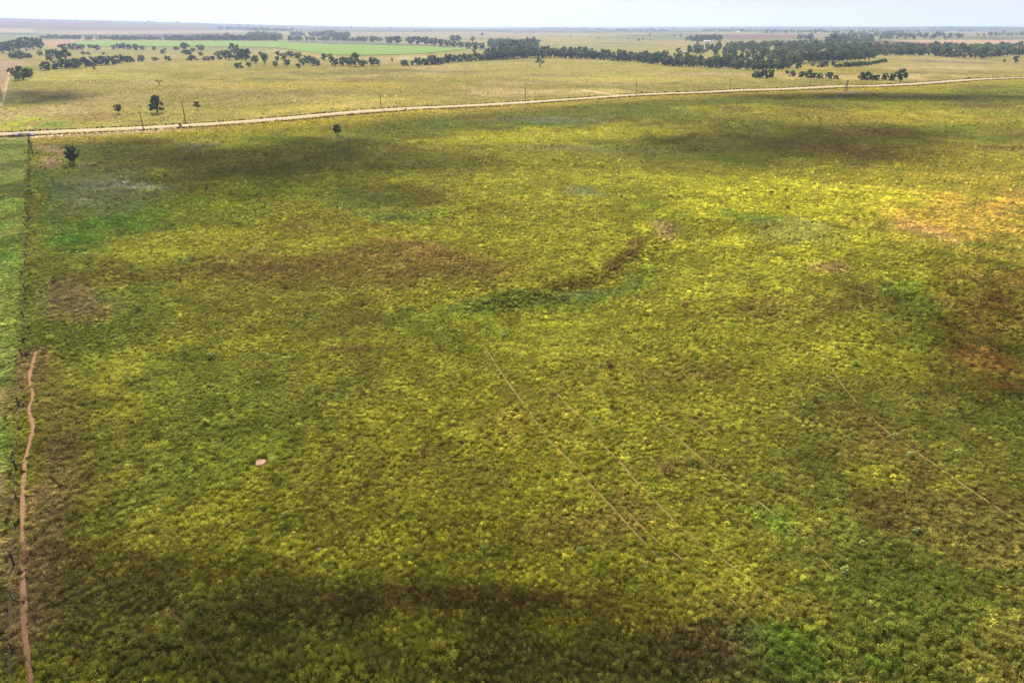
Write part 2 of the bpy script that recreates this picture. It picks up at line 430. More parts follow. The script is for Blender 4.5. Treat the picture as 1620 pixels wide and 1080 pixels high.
def ground_material():
    m, nt, b = nodes_of("pasture_ground")
    L = nt.links.new
    at = nt.nodes.new("ShaderNodeAttribute"); at.attribute_name = "land"
    tc = nt.nodes.new("ShaderNodeTexCoord")
    def noise(scale, detail, rough=.6):
        n = nt.nodes.new("ShaderNodeTexNoise"); n.inputs["Scale"].default_value = scale
        n.inputs["Detail"].default_value = detail; n.inputs["Roughness"].default_value = rough
        L(tc.outputs["Object"], n.inputs["Vector"]); return n
    def rng(src, a, bb, c, d):
        r = nt.nodes.new("ShaderNodeMapRange")
        for k, v in zip(("From Min", "From Max", "To Min", "To Max"), (a, bb, c, d)): r.inputs[k].default_value = v
        L(src, r.inputs["Value"]); return r.outputs["Result"]
    def mul(a, bb):
        q = nt.nodes.new("ShaderNodeMix"); q.data_type = 'RGBA'; q.blend_type = 'MULTIPLY'; q.inputs["Factor"].default_value = 1
        L(a, q.inputs["A"]); L(bb, q.inputs["B"]); return q.outputs["Result"]
    n_f, n_m, n_c, n_x = noise(1.3, 6, .7), noise(.28, 5), noise(.06, 5), noise(7.0, 4, .75)
    c = mul(at.outputs["Color"], rng(n_f.outputs["Fac"], .35, .65, .45, 1.45))
    c = mul(c, rng(n_x.outputs["Fac"], .35, .65, .55, 1.4))
    c = mul(c, rng(n_m.outputs["Fac"], .35, .65, .72, 1.25))
    c = mul(c, rng(n_c.outputs["Fac"], .35, .65, .85, 1.15))
    hs = nt.nodes.new("ShaderNodeHueSaturation"); L(c, hs.inputs["Color"])
    L(rng(n_m.outputs["Fac"], .3, .7, .485, .515), hs.inputs["Hue"])
    L(hs.outputs["Color"], b.inputs["Base Color"])
    b.inputs["Roughness"].default_value = 1; b.inputs["Specular IOR Level"].default_value = 0
    bp = nt.nodes.new("ShaderNodeBump"); bp.inputs["Strength"].default_value = .8; bp.inputs["Distance"].default_value = .35
    L(n_f.outputs["Fac"], bp.inputs["Height"]); L(bp.outputs["Normal"], b.inputs["Normal"])
    return m

def leaf_material(name, cols, transl=.35, attr=None):
    """foliage: colour by object random (or instancer tint), diffuse plus translucent"""
    m = bpy.data.materials.new(name); m.use_nodes = True
    nt = m.node_tree; nt.nodes.clear(); L = nt.links.new
    out = nt.nodes.new("ShaderNodeOutputMaterial")
    if attr:
        at = nt.nodes.new("ShaderNodeAttribute"); at.attribute_type = 'INSTANCER'; at.attribute_name = attr
        base = at.outputs["Color"]
    else:
        oi = nt.nodes.new("ShaderNodeObjectInfo")
        rp = nt.nodes.new("ShaderNodeValToRGB"); L(oi.outputs["Random"], rp.inputs["Fac"])
        el = rp.color_ramp.elements
        el[0].color = (*cols[0], 1); el[1].color = (*cols[-1], 1)
        for k, cc in enumerate(cols[1:-1]):
            e = el.new((k + 1) / (len(cols) - 1)); e.color = (*cc, 1)
        base = rp.outputs["Color"]
    ge = nt.nodes.new("ShaderNodeNewGeometry")
    mr = nt.nodes.new("ShaderNodeMapRange"); mr.inputs["To Min"].default_value = .6; mr.inputs["To Max"].default_value = 1.4
    L(ge.outputs["Random Per Island"], mr.inputs["Value"])
    mx = nt.nodes.new("ShaderNodeMix"); mx.data_type = 'RGBA'; mx.blend_type = 'MULTIPLY'; mx.inputs["Factor"].default_value = 1
    L(base, mx.inputs["A"]); L(mr.outputs["Result"], mx.inputs["B"])
    df = nt.nodes.new("ShaderNodeBsdfDiffuse"); tr = nt.nodes.new("ShaderNodeBsdfTranslucent")
    L(mx.outputs["Result"], df.inputs["Color"]); L(mx.outputs["Result"], tr.inputs["Color"])
    ms = nt.nodes.new("ShaderNodeMixShader"); ms.inputs["Fac"].default_value = transl
    L(df.outputs["BSDF"], ms.inputs[1]); L(tr.outputs["BSDF"], ms.inputs[2]); L(ms.outputs["Shader"], out.inputs["Surface"])
    return m

M_GROUND = ground_material()
M_TUFT = leaf_material("grass_blades", None, .32, "tint")
M_TREE = leaf_material("tree_leaves", [(.075, .115, .05), (.115, .165, .066), (.165, .21, .09), (.09, .14, .06), (.2, .24, .1)], .4)
M_TREE_DK = leaf_material("dark_tree_leaves", [(.055, .082, .04), (.075, .1, .048), (.062, .09, .046)], .25)
M_TREE_GY = leaf_material("grey_green_leaves", [(.07, .085, .055), (.085, .1, .06), (.06, .08, .045)], .3)
M_BARK = plain("bark", (.07, .055, .042), .95, .35, 9)
M_ROAD = plain("pale_gravel", tuple(C(208, 186, 150)), 1, .3, .35, spec=.05, bump=.3)
M_DIRT = plain("red_trail_soil", tuple(C(164, 126, 96)), 1, .6, 5.0, spec=.05, bump=.4)
M_DUST = plain("pale_trail_soil", tuple(C(158, 138, 80)), 1, .3, 2.0, spec=.05, bump=.4)
M_SLOPE = plain("brown_trail_soil", tuple(C(128, 104, 68)), 1, .3, 2.0, spec=.05, bump=.4)
M_LANE = plain("dull_lane_soil", tuple(C(176, 156, 120)), 1, .25, .5, spec=.05)
M_TRACK = plain("pinkish_track_soil", tuple(C(226, 196, 160)), 1, .2, .4, spec=.05)
M_POLE = plain("weathered_pole_wood", (.06, .047, .036), .9, .3, 6)
M_POST = plain("dark_fence_post", (.035, .03, .026), .8, .3, 8)
M_WIRE = plain("galvanised_wire", (.22, .22, .22), .5, .1, 8, metal=.6)
M_STEEL = plain("galvanised_steel", (.09, .09, .095), .5, .25, 5, metal=.6)
M_WHITE = plain("white_paint", (.75, .75, .73), .6, .08, 3)
M_CREAM = plain("cream_siding", (.62, .55, .44), .7, .12, 3)
M_ROOF_P = plain("pale_metal_roof", (.72, .73, .75), .45, .1, 2)
M_ROOF_D = plain("grey_shingle_roof", (.16, .15, .15), .85, .2, 3)
M_DARKOPEN = plain("dark_opening", (.02, .02, .022), .5, .1, 3)
M_CONC = plain("old_concrete", (.42, .4, .36), .9, .2, 2)
M_WATER = plain("dark_ditch_water", (.012, .014, .014), .15, .2, 2, spec=.5)
M_CROP = plain("green_crop", tuple(C(126, 158, 58)), 1, .16, .03, spec=.02)
M_CROP2 = plain("grey_green_crop", tuple(C(110, 120, 100)), 1, .14, .03, spec=.02)

# ------------------------------------------------------------------ object helpers
def tag(o, label=None, cat=None, group=None, kind=None):
    if label: o["label"] = label
    if cat: o["category"] = cat
    if group: o["group"] = group
    if kind: o["kind"] = kind
    return o

def link(o, parent=None):
    COL.objects.link(o)
    if parent is not None:
        o.parent = parent
    return o

def mesh_obj(name, verts, faces, mat, parent=None, smooth_=False):
    me = bpy.data.meshes.new(name)
    me.from_pydata([tuple(map(float, v)) for v in verts], [], [tuple(f) for f in faces])
    me.materials.append(mat)
    if smooth_:
        me.polygons.foreach_set("use_smooth", [True] * len(me.polygons))
    me.update()
    return link(bpy.data.objects.new(name, me), parent)

def empty(name, loc, rz=0.0, scale=(1, 1, 1)):
    o = bpy.data.objects.new(name, None)
    o.empty_display_size = .5
    o.location = loc; o.rotation_euler = (0, 0, rz); o.scale = scale
    return link(o)

class MB:
    """collects boxes and tapered tubes into one mesh"""
    def __init__(s): s.v = []; s.f = []
    def box(s, c, size, rot=None):
        k = len(s.v)
        for dx in (-.5, .5):
            for dy in (-.5, .5):
                for dz in (-.5, .5):
                    p = Vector((dx * size[0], dy * size[1], dz * size[2]))
                    if rot is not None: p = rot @ p
                    s.v.append((c[0] + p.x, c[1] + p.y, c[2] + p.z))
        for q in ((0, 1, 3, 2), (4, 6, 7, 5), (0, 4, 5, 1), (2, 3, 7, 6), (0, 2, 6, 4), (1, 5, 7, 3)):
            s.f.append(tuple(k + i for i in q))
        return s
    def tube(s, a, b, r0, r1, n=7, cap=True):
        a, b = Vector(a), Vector(b)
        d = (b - a).normalized()
        u = d.orthogonal().normalized(); w = d.cross(u)
        k = len(s.v)
        for p, r in ((a, r0), (b, r1)):
            for i in range(n):
                t = 2 * math.pi * i / n
                q = p + u * (math.cos(t) * r) + w * (math.sin(t) * r)
                s.v.append((q.x, q.y, q.z))
        for i in range(n):
            j = (i + 1) % n
            s.f.append((k + i, k + j, k + n + j, k + n + i))
        if cap:
            s.f.append(tuple(k + i for i in reversed(range(n)))); s.f.append(tuple(k + n + i for i in range(n)))
        return s
    def build(s, name, mat, parent=None): return mesh_obj(name, s.v, s.f, mat, parent)
    def mesh(s, name, mat):
        me = bpy.data.meshes.new(name); me.from_pydata(s.v, [], s.f); me.materials.append(mat); me.update(); return me

# ------------------------------------------------------------------ ground sheet
def build_ground():
    az = np.concatenate([np.radians(np.arange(-52, 52.01, .2)), np.radians(np.arange(57, 308, 5.0))])
    rr = np.concatenate([[6.0], np.geomspace(9, 23500, 620)])
    A, Rr = np.meshgrid(az, rr)
    X, Y = (np.sin(A) * Rr).ravel(), (np.cos(A) * Rr).ravel()
    Z = height(X, Y)
    n, mrows = len(az), len(rr)
    i = np.arange(mrows - 1)[:, None] * n; j = np.arange(n)[None]
    j2 = (np.arange(n) + 1) % n
    quads = np.stack([i + j, i + j2[None], i + n + j2[None], i + n + j], -1).reshape(-1, 4)[:, ::-1]
    V = np.stack([X, Y, Z], 1)
    V = np.vstack([V, [[0, 0, float(height(0, 0))]]])
    fan = np.stack([np.arange(n), j2, np.full(n, len(V) - 1)], 1)
    me = bpy.data.meshes.new("pasture")
    nq = len(quads)
    me.vertices.add(len(V)); me.vertices.foreach_set("co", V.ravel())
    loops = np.concatenate([quads.ravel(), fan.ravel()])
    me.loops.add(len(loops)); me.loops.foreach_set("vertex_index", loops.astype(np.int32))
    me.polygons.add(nq + len(fan))
    starts = np.concatenate([np.arange(nq) * 4, nq * 4 + np.arange(len(fan)) * 3]).astype(np.int32)
    me.polygons.foreach_set("loop_start", starts)
    me.update(calc_edges=True); me.validate()
    me.polygons.foreach_set("use_smooth", np.ones(len(me.polygons), bool))
    col = land_colour(V[:, 0], V[:, 1])
    dd = np.hypot(V[:, 0], V[:, 1])
    col = col * (1 - .38 * smooth(420, 160, dd))[:, None]      # shade in the gaps between the built tufts, painted in as darker ground
    at = me.color_attributes.new("land", 'FLOAT_COLOR', 'POINT')
    at.data.foreach_set("color", np.hstack([col, np.ones((len(col), 1))]).ravel().astype(np.float32))
    me.materials.append(M_GROUND)
    o = link(bpy.data.objects.new("pasture_ground", me))
    tag(o, "rolling yellow-green pasture sheet running out to the horizon", kind="structure")
build_ground()

def strip(name, line, width, lift, mat, label, jitter=0.0, step=3.0, skirt=True, seed=0, fade=False):
    """a strip of road or trail draped over the land"""
    P = polyline(line, step)
    T = np.gradient(P, axis=0); T /= np.linalg.norm(T, axis=1)[:, None] + 1e-9
    N = np.stack([-T[:, 1], T[:, 0]], 1)
    s = np.arange(len(P)) * step
    taper = np.minimum(1, .25 + np.minimum(s, s[::-1]) / (width * 14)) if fade else 1.0
    w = width * (1 + jitter * (fbm(s, s * 0 + seed, 3.0 * max(step, .6), 500 + seed, 2) - .5) * 2) * taper
    wob = (fbm(s, s * 0 + 9 + seed, 5.0 * max(step, .6), 600 + seed, 2) - .5) * width * jitter
    offs = [-.62, -.5, -.17, .17, .5, .62] if skirt else [-.5, -.17, .17, .5]
    V = []; Fc = []
    for k, o in enumerate(offs):
        q = P + N * (w * o + wob)[:, None]
        z = height(q[:, 0], q[:, 1]) + (lift if abs(o) < .55 else -.1)
        V.append(np.column_stack([q, z]))
    n = len(P); m = len(offs)
    V = np.vstack(V)
    for k in range(m - 1):
        for i in range(n - 1):
            Fc.append((k * n + i, k * n + i + 1, (k + 1) * n + i + 1, (k + 1) * n + i))
    o = mesh_obj(name, V, [f[::-1] for f in Fc] if False else Fc, mat, smooth_=True)
    for p in o.data.polygons[:1]:
        if p.normal.z < 0: o.data.flip_normals()
    return tag(o, label, kind="structure")

strip("gravel_road", ROAD, 8.0, .3, M_ROAD, "pale gravel road running across the pasture", .14, 5.0)
strip("dirt_trail", TRAIL_W['fence'][0], .42, .02, M_DIRT, "winding red dirt cattle trail beside the fence", .5, .5, seed=1)
for k, (lab, s) in {'middle': ("thin pale cattle trail through the middle of the meadow", 2), 'long': ("longest thin pale cattle trail crossing the lower meadow", 3),
                    'upper': ("faint short pale cattle trail uppermost of three parallel ones", 4), 'right': ("thin pale cattle trail running off the right edge", 5),
                    'slope': ("short brown trail on the dark near slope", 6), 'second': ("faintest pale trail running beside the longest cattle trail", 10),
                    'lower': ("faint trail below the short uppermost cattle trail", 11), 'upper2': ("faint trail above the uppermost of three parallel cattle trails", 12)}.items():
    strip("cattle_trail", TRAIL_W[k][0], TRAIL_W[k][1], .02, M_DUST if k != 'slope' else M_SLOPE, lab, .45, .4, seed=s, fade=True)
strip("farm_track", smooth_line([ground(*p) for p in [(920, 142), (945, 146), (968, 150), (985, 152.5)]]), 2.6, .1, M_TRACK, "pale pink two-track meeting the far side of the road", .4, 4, seed=7)
strip("verge_track", smooth_line([ground(*p) for p in [(50, 217.5), (90, 214), (150, 210.5), (235, 206), (300, 201.5)]]), 4.0, .06, M_TRACK,
      "bare tan strip between the gravel road and meadow", .5, 3, seed=8)
strip("field_lane", smooth_line([ground(*p) for p in [(1, 168), (4, 156), (10, 135), (16, 112)]]), 2.2, .08, M_LANE, "dusty lane running north from the road along the edge", .3, 4, seed=9)

def field(name, px, lift, mat, label, step):
    B = polyline([ground(*p) for p in px + px[:1]], step)[:-1]
    P = np.array(B)
    lo, hi = P.min(0), P.max(0)
    gx, gy = np.meshgrid(np.arange(lo[0], hi[0], step), np.arange(lo[1], hi[1], step))
    gx, gy = gx.ravel(), gy.ravel()
    m = in_poly(gx, gy, P)
    pts = [Vector(p) for p in P] + [Vector((a, b)) for a, b in zip(gx[m], gy[m])]
    nb = len(P)
    r = delaunay_2d_cdt(pts, [(i, (i + 1) % nb) for i in range(nb)], [], 1, 1e-4)
    V = [(v.x, v.y, zat(v.x, v.y) + lift) for v in r[0]]
    Fc = [tuple(f) for f in r[2]]
    k = len(V)
    V += [(p[0], p[1], zat(p[0], p[1]) - .3) for p in P]
    idx = {i: j for j, o in enumerate(r[3]) for i in o}
    for i in range(nb):
        a, b = idx.get(i, i), idx.get((i + 1) % nb, (i + 1) % nb)
        Fc.append((a, b, k + (i + 1) % nb, k + i))
    return tag(mesh_obj(name, V, Fc, mat), label, kind="structure")

field("crop_field", [(118, 66.5), (250, 65.5), (380, 65.2), (455, 66.5), (520, 70.5), (600, 72), (660, 73.5), (712, 75.5), (742, 77.2), (722, 80.5), (690, 83.5), (640, 86.5),
                     (590, 87.8), (535, 87.6), (497, 84), (462, 79.5), (430, 75.5), (360, 74.6), (250, 74.3), (150, 74.6), (112, 72)], .7, M_CROP,
      "bright green irrigated crop field with a curved lower edge", 40)
field("crop_field", [(460, 66.2), (560, 66), (640, 69.5), (712, 74.5), (660, 72.6), (600, 71.2), (522, 69.7)], .8, M_CROP2, "grey-green crop strip along the top of the bright field", 50)

# ------------------------------------------------------------------ grass tufts (stuff)
def tuft_mesh(name, nblade, rad, h, wid, seed, droop=.35):
    rg = random.Random(seed); v = []; f = []
    for _ in range(nblade):
        t = rg.uniform(0, 2 * math.pi); r = rad * math.sqrt(rg.random())
        x, y = r * math.cos(t), r * math.sin(t)
        ta = t + rg.uniform(-.7, .7); hh = h * rg.uniform(.55, 1.1) * (1 - .45 * (r / rad) ** 2)
        lean = droop * rg.uniform(.3, 1.4) * hh + .15 * r
        a = rg.uniform(0, math.pi); wx, wy = math.cos(a) * wid / 2, math.sin(a) * wid / 2
        mx, my = x + math.cos(ta) * lean * .45, y + math.sin(ta) * lean * .45
        tx, ty = x + math.cos(ta) * lean * 1.2, y + math.sin(ta) * lean * 1.2
        k = len(v)
        v += [(x - wx, y - wy, -.06), (x + wx, y + wy, -.06), (mx + wx * .8, my + wy * .8, hh * .65), (mx - wx * .8, my - wy * .8, hh * .65), (tx, ty, hh)]
        f += [(k, k + 1, k + 2, k + 3), (k + 3, k + 2, k + 4)]
    me = bpy.data.meshes.new(name); me.from_pydata(v, [], f); me.materials.append(M_TUFT); me.update()
    return me

def scatter(name, label, pts, tints, scl, protos, up=None):
    """points carrying rotation, scale and tint; geometry nodes put one prototype on each"""
    me = bpy.data.meshes.new(name)
    me.vertices.add(len(pts)); me.vertices.foreach_set("co", pts.astype(np.float32).ravel())
    a = me.attributes.new("tint", 'FLOAT_COLOR', 'POINT'); a.data.foreach_set("color", np.hstack([tints, np.ones((len(tints), 1))]).astype(np.float32).ravel())
    a = me.attributes.new("scl", 'FLOAT_VECTOR', 'POINT'); a.data.foreach_set("vector", scl.astype(np.float32).ravel())
    a = me.attributes.new("rot", 'FLOAT_VECTOR', 'POINT')
    rot = np.zeros((len(pts), 3)); rot[:, 2] = RNG.uniform(0, 6.283, len(pts)); a.data.foreach_set("vector", rot.astype(np.float32).ravel())
    me.update()
    o = link(bpy.data.objects.new(name, me))
    col = bpy.data.collections.new(name + "_kinds")
    for k, pm in enumerate(protos):
        col.objects.link(bpy.data.objects.new(f"{name}_kind", pm))
    ng = bpy.data.node_groups.new(name, 'GeometryNodeTree')
    ng.interface.new_socket("Geometry", in_out='INPUT', socket_type='NodeSocketGeometry')
    ng.interface.new_socket("Geometry", in_out='OUTPUT', socket_type='NodeSocketGeometry')
    N, L = ng.nodes, ng.links.new
    gi, go = N.new("NodeGroupInput"), N.new("NodeGroupOutput")
    ci = N.new("GeometryNodeCollectionInfo"); ci.inputs["Collection"].default_value = col
    ci.inputs["Separate Children"].default_value = True; ci.inputs["Reset Children"].default_value = True
    iop = N.new("GeometryNodeInstanceOnPoints"); iop.inputs["Pick Instance"].default_value = True
    def attr(nm, t):
        q = N.new("GeometryNodeInputNamedAttribute"); q.data_type = t; q.inputs["Name"].default_value = nm; return q.outputs["Attribute"]
    L(gi.outputs[0], iop.inputs["Points"]); L(ci.outputs[0], iop.inputs["Instance"])
    L(attr("rot", 'FLOAT_VECTOR'), iop.inputs["Rotation"]); L(attr("scl", 'FLOAT_VECTOR'), iop.inputs["Scale"])
    L(iop.outputs[0], go.inputs[0])
    md = o.modifiers.new("scatter", 'NODES'); md.node_group = ng
    tag(o, label, kind="stuff")
    return o

def sector_points(r0, r1, dens, az=50):
    n = int(R(az) * (r1 * r1 - r0 * r0) * dens)
    r = np.sqrt(RNG.uniform(r0 * r0, r1 * r1, n)); t = RNG.uniform(-R(az), R(az), n)
    return np.sin(t) * r, np.cos(t) * r

MOUND_SPOTS = [(ground(413, 732), 1.15), (ground(505, 869), .6)]
def grass(name, label, r0, r1, dens, size, protos, az=50, dark=1.0):
    x, y = sector_points(r0, r1, dens, az)
    rr_ = np.hypot(x, y)
    keep = RNG.random(len(x)) < (1 if r1 < 400 else np.clip(1.25 * smooth(1100, 300, rr_), .0, 1))
    dr, sd = dist_to_line(x, y, ROAD); keep &= (dr > 5.5) & ((sd < 0) | (RNG.random(len(x)) < .4))
    for q_, r_ in MOUND_SPOTS: keep &= np.hypot(x - q_[0], y - q_[1]) > r_
    for kk, (ln, w) in TRAIL_W.items():
        dt, _ = dist_to_line(x, y, ln); keep &= dt > (w * .5 + .045)
    thin = smooth(.52, .7, fbm(x, y, 28, 800, 3)) * .55 + smooth(.6, .72, fbm(x, y, 4.5, 820, 2)) * .5
    keep &= RNG.random(len(x)) > np.minimum(thin, .5)
    x, y = x[keep], y[keep]
    c = land_colour(x, y)
    # clumping: bare pockets stay thin
    lum = c.mean(1)
    n = len(x)
    t = RNG.random(n)
    c = c * (np.exp(RNG.normal(0, .2, n)) * (.62 + .76 * fbm(x, y, 2.6, 720, 2)))[:, None] * dark * 3.25 * np.array([.99, 1.0, .98])
    c = np.where((t < .22)[:, None], c * .6 + np.array(C(130, 100, 62)) * .5, c)
    c = np.where(((t > .22) & (t < .36))[:, None], c * np.array([.62, .74, .7]), c)
    c = np.where(((t > .36) & (t < .44))[:, None], c * np.array([1.14, 1.12, 1.0]), c)
    c = np.where((t > .994)[:, None], C(190, 190, 170), c)
    tiny = np.where(t > .994, .3, 1.0)
    big = fbm(x, y, 5, 700, 2)
    s = size * np.exp(RNG.normal(0, .25, n)) * (.6 + .7 * big) * (.68 + .64 * fbm(x, y, 20, 840, 2)) * tiny
    df, fs = dist_to_line(x, y, FENCE)
    short = np.where((fs < 0) & (y < FENCE[0][1]), .6, 1.0)
    tall = 1 + .45 * smooth(46, 36, y - .05 * x)
    P = np.column_stack([x, y, height(x, y)])
    S = np.column_stack([s, s, s * short * tall * RNG.uniform(.75, 1.3, n)])
    scatter(name, label, P, c, S, protos)

def dome_mesh(name, ncard, rad, h, card, nblade, seed):
    """a rounded bunch-grass or forb clump: leaf cards over a low dome with a few blades standing out"""
    rg = random.Random(seed); v = []; f = []
    lob = [(rg.uniform(-.4, .4) * rad, rg.uniform(-.4, .4) * rad, rg.uniform(.5, .75)) for _ in range(3)]
    for _ in range(ncard):
        lx, ly, ls = rg.choice(lob)
        d = Vector((rg.gauss(0, 1), rg.gauss(0, 1), abs(rg.gauss(0, 1)))).normalized()
        q = rg.uniform(.8, 1.08)
        p = Vector((lx + d.x * rad * ls * q, ly + d.y * rad * ls * q, max(.0, d.z * h * (ls + .3) * q)))
        n = (Vector((d.x / rad, d.y / rad, d.z / h)).normalized() + Vector((rg.gauss(0, .3), rg.gauss(0, .3), rg.gauss(0, .3)))).normalized()
        u = n.orthogonal().normalized(); u.rotate(Matrix.Rotation(rg.uniform(0, 6.28), 3, n)); w = n.cross(u)
        a = card * rg.uniform(.6, 1.3); b = a * rg.uniform(.35, .7); k = len(v)
        v += [tuple(p - u * a), tuple(p + w * b), tuple(p + u * a), tuple(p - w * b)]; f.append((k, k + 1, k + 2, k + 3))
    for _ in range(nblade):
        t = rg.uniform(0, 6.283); r = rad * .7 * rg.random(); x, y = r * math.cos(t), r * math.sin(t)
        l = rg.uniform(.1, .35) * h * 2; z = h * rg.uniform(.5, .8); k = len(v); a = rg.uniform(0, 3.14); wv = card * .3
        v += [(x - wv * math.cos(a), y - wv * math.sin(a), z), (x + wv * math.cos(a), y + wv * math.sin(a), z), (x + math.cos(t) * l * .8, y + math.sin(t) * l * .8, z + l)]
        f.append((k, k + 1, k + 2))
    me = bpy.data.meshes.new(name); me.from_pydata(v, [], f); me.materials.append(M_TUFT); me.update()
    return me

near_kinds = [dome_mesh("dome_a", 100, .34, .25, .045, 50, 1), dome_mesh("dome_b", 90, .28, .3, .042, 54, 2), dome_mesh("dome_c", 120, .42, .23, .048, 46, 3),
              tuft_mesh("tuft_a", 40, .26, .34, .025, 4, .6), tuft_mesh("tuft_b", 36, .22, .3, .03, 9, .8), dome_mesh("dome_d", 76, .24, .25, .04, 40, 5)]
mid_kinds = [dome_mesh("clump_a", 42, .4, .27, .085, 18, 6), dome_mesh("clump_b", 38, .34, .31, .08, 20, 7), dome_mesh("clump_c", 48, .46, .25, .09, 16, 8)]
far_kinds = [dome_mesh("far_clump_a", 18, .46, .36, .2, 4, 16), dome_mesh("far_clump_b", 16, .4, .4, .18, 5, 17), dome_mesh("far_clump_c", 20, .52, .32, .22, 4, 18)]
grass("meadow_grass", "near meadow of rough tufted yellow-green and brown grass", 26, 110, 9.0, .86, near_kinds)
grass("middle_grass", "middle meadow of tufted olive and yellow-green grass", 110, 240, 3.6, .96, mid_kinds, 46)
grass("far_grass", "distant pasture dotted with small dark tufts and weeds", 240, 1000, .34, 1.0, far_kinds, 43, .85)

# coarser weeds standing singly and in drifts above the grass
_wx, _wy = sector_points(28, 300, .22, 46)
_k = RNG.random(len(_wx)) < (.12 + 1.3 * smooth(.5, .68, fbm(_wx, _wy, 16, 860, 3)))
_fd, _fs2 = dist_to_line(_wx, _wy, FENCE); _k &= (_fs2 > 0)
for _ln, _w in TRAIL_W.values(): _k &= dist_to_line(_wx, _wy, _ln)[0] > .6
_wx, _wy = _wx[_k], _wy[_k]
_n0 = len(_wx); _t0 = RNG.random(_n0)
_wc = land_colour(_wx, _wy) * 2.5
_wc = np.where((_t0 < .4)[:, None], _wc * np.array([.5, .62, .7]), np.where((_t0 < .55)[:, None], C(156, 164, 76) * 1.7, np.where((_t0 < .8)[:, None], C(112, 88, 60) * 1.6, _wc)))
_wc = _wc * np.exp(RNG.normal(0, .25, _n0))[:, None]
_ws = .95 * np.exp(RNG.normal(0, .35, _n0))
scatter("coarse_weeds", "coarse dark and pale weeds dotted through the meadow grass", np.column_stack([_wx, _wy, height(_wx, _wy)]), _wc, np.column_stack([_ws, _ws, _ws * RNG.uniform(1.0, 1.7, _n0)]), near_kinds)

# ------------------------------------------------------------------ trees: prototypes of unit height and unit crown width
_bm = bmesh.new(); bmesh.ops.create_icosphere(_bm, subdivisions=1, radius=1)
ICO0_V = [tuple(v.co) for v in _bm.verts]; ICO0_F = [tuple(v.index for v in f.verts) for f in _bm.faces]; _bm.free()
def crown_mesh(name, style, seed, mat, ncl, nleaf, leaf):
    rg = random.Random(seed)
    real = rg
    cl = []
    def add(x, y, z, r): cl.append((x, y, z, r))
    gold = [0]
    zs = [(i + .5) / ncl for i in range(ncl)]; rg.shuffle(zs)
    class Even:                     # spreads the clumps evenly round and up the crown
        random = staticmethod(rg.random)
        @staticmethod
        def uniform(a, b):
            if (a, b) == (0, 6.283): gold[0] += 1; return gold[0] * 2.39996 + real.uniform(-.5, .5)
            if b > .5: return a + (b - a) * zs[(gold[0] - 1) % ncl]
            return real.uniform(a, b)
    rg = Even
    if style == 'round':
        for _ in range(ncl):
            t = rg.uniform(0, 6.283); q = rg.random() ** .5; z = rg.uniform(.2, .88)
            env = math.sin(math.pi * min(1, max(0, (z + .06) / 1.1))) ** .6
            add(.36 * env * q * math.cos(t), .36 * env * q * math.sin(t), z, rg.uniform(.11, .17))
    elif style == 'bush':
        for _ in range(ncl):
            t = rg.uniform(0, 6.283); q = rg.random() ** .5; z = rg.uniform(.08, .82)
            env = (1 - (z / 1.02) ** 2.2) ** .5
            add(.42 * env * q * math.cos(t), .42 * env * q * math.sin(t), z, rg.uniform(.12, .19))
    elif style == 'lolly':
        for _ in range(ncl):
            t = rg.uniform(0, 6.283); q = rg.random() ** .5; z = rg.uniform(.28, .9)
            env = math.sin(math.pi * min(1, max(0, (z - .08) / .94))) ** .5
            add(.4 * env * q * math.cos(t), .4 * env * q * math.sin(t), z, rg.uniform(.07, .16))
    elif style == 'juniper':
        for _ in range(ncl):
            t = rg.uniform(0, 6.283); q = rg.random() ** .5; z = rg.uniform(.16, .9)
            env = min(1, 1.25 * (1 - z) ** .55)
            add(.4 * env * q * math.cos(t), .4 * env * q * math.sin(t), z, rg.uniform(.09, .14))
    elif style == 'tall':
        for _ in range(ncl):
            t = rg.uniform(0, 6.283); q = rg.random() ** .5; z = rg.uniform(.14, .9)
            env = (1 - abs(z - .45) / .62) ** .6
            add(.38 * env * q * math.cos(t), .38 * env * q * math.sin(t), z, rg.uniform(.1, .15))
    elif style == 'open':
        for _ in range(ncl):
            t = rg.uniform(0, 6.283); q = .35 + .65 * rg.random(); z = rg.uniform(.3, .9)
            env = math.sin(math.pi * min(1, max(0, (z - .05) / 1.0))) ** .5
            add(.4 * env * q * math.cos(t), .4 * env * q * math.sin(t), z - .1 * q, rg.uniform(.07, .12))
    elif style == 'flat':
        for _ in range(ncl):
            t = rg.uniform(0, 6.283); q = rg.random() ** .4
            add(.43 * q * math.cos(t), .43 * q * math.sin(t), .8 - .22 * q + rg.uniform(-.08, .12), rg.uniform(.06, .1))
    rg = real
    v = []; f = []
    for (cx, cy, cz, cr) in cl:
        k = len(v); q = .78 if style not in ('open', 'flat') else .5
        v += [(cx + a * cr * q, cy + b * cr * q, max(.01, cz + c * cr * q)) for a, b, c in ICO0_V]
        f += [tuple(k + i for i in t) for t in ICO0_F]
        for _ in range(nleaf):
            d = Vector((rg.gauss(0, 1), rg.gauss(0, 1), rg.gauss(0, 1) + .25)).normalized()
            r = cr * rg.uniform(.55, 1.12)
            p = Vector((cx, cy, cz)) + d * r
            if p.z < .02: continue
            nrm = (d + Vector((rg.gauss(0, .32), rg.gauss(0, .32), rg.gauss(0, .32)))).normalized()
            u = nrm.orthogonal().normalized(); u.rotate(Matrix.Rotation(rg.uniform(0, 6.28), 3, nrm)); w = nrm.cross(u)
            a = leaf * rg.uniform(.6, 1.3); b = a * rg.uniform(.5, .9)
            k = len(v)
            v += [tuple(p - u * a), tuple(p + w * b), tuple(p + u * a), tuple(p - w * b)]
            f.append((k, k + 1, k + 2, k + 3))
    me = bpy.data.meshes.new(name); me.from_pydata(v, [], f); me.materials.append(mat); me.update()
    return me

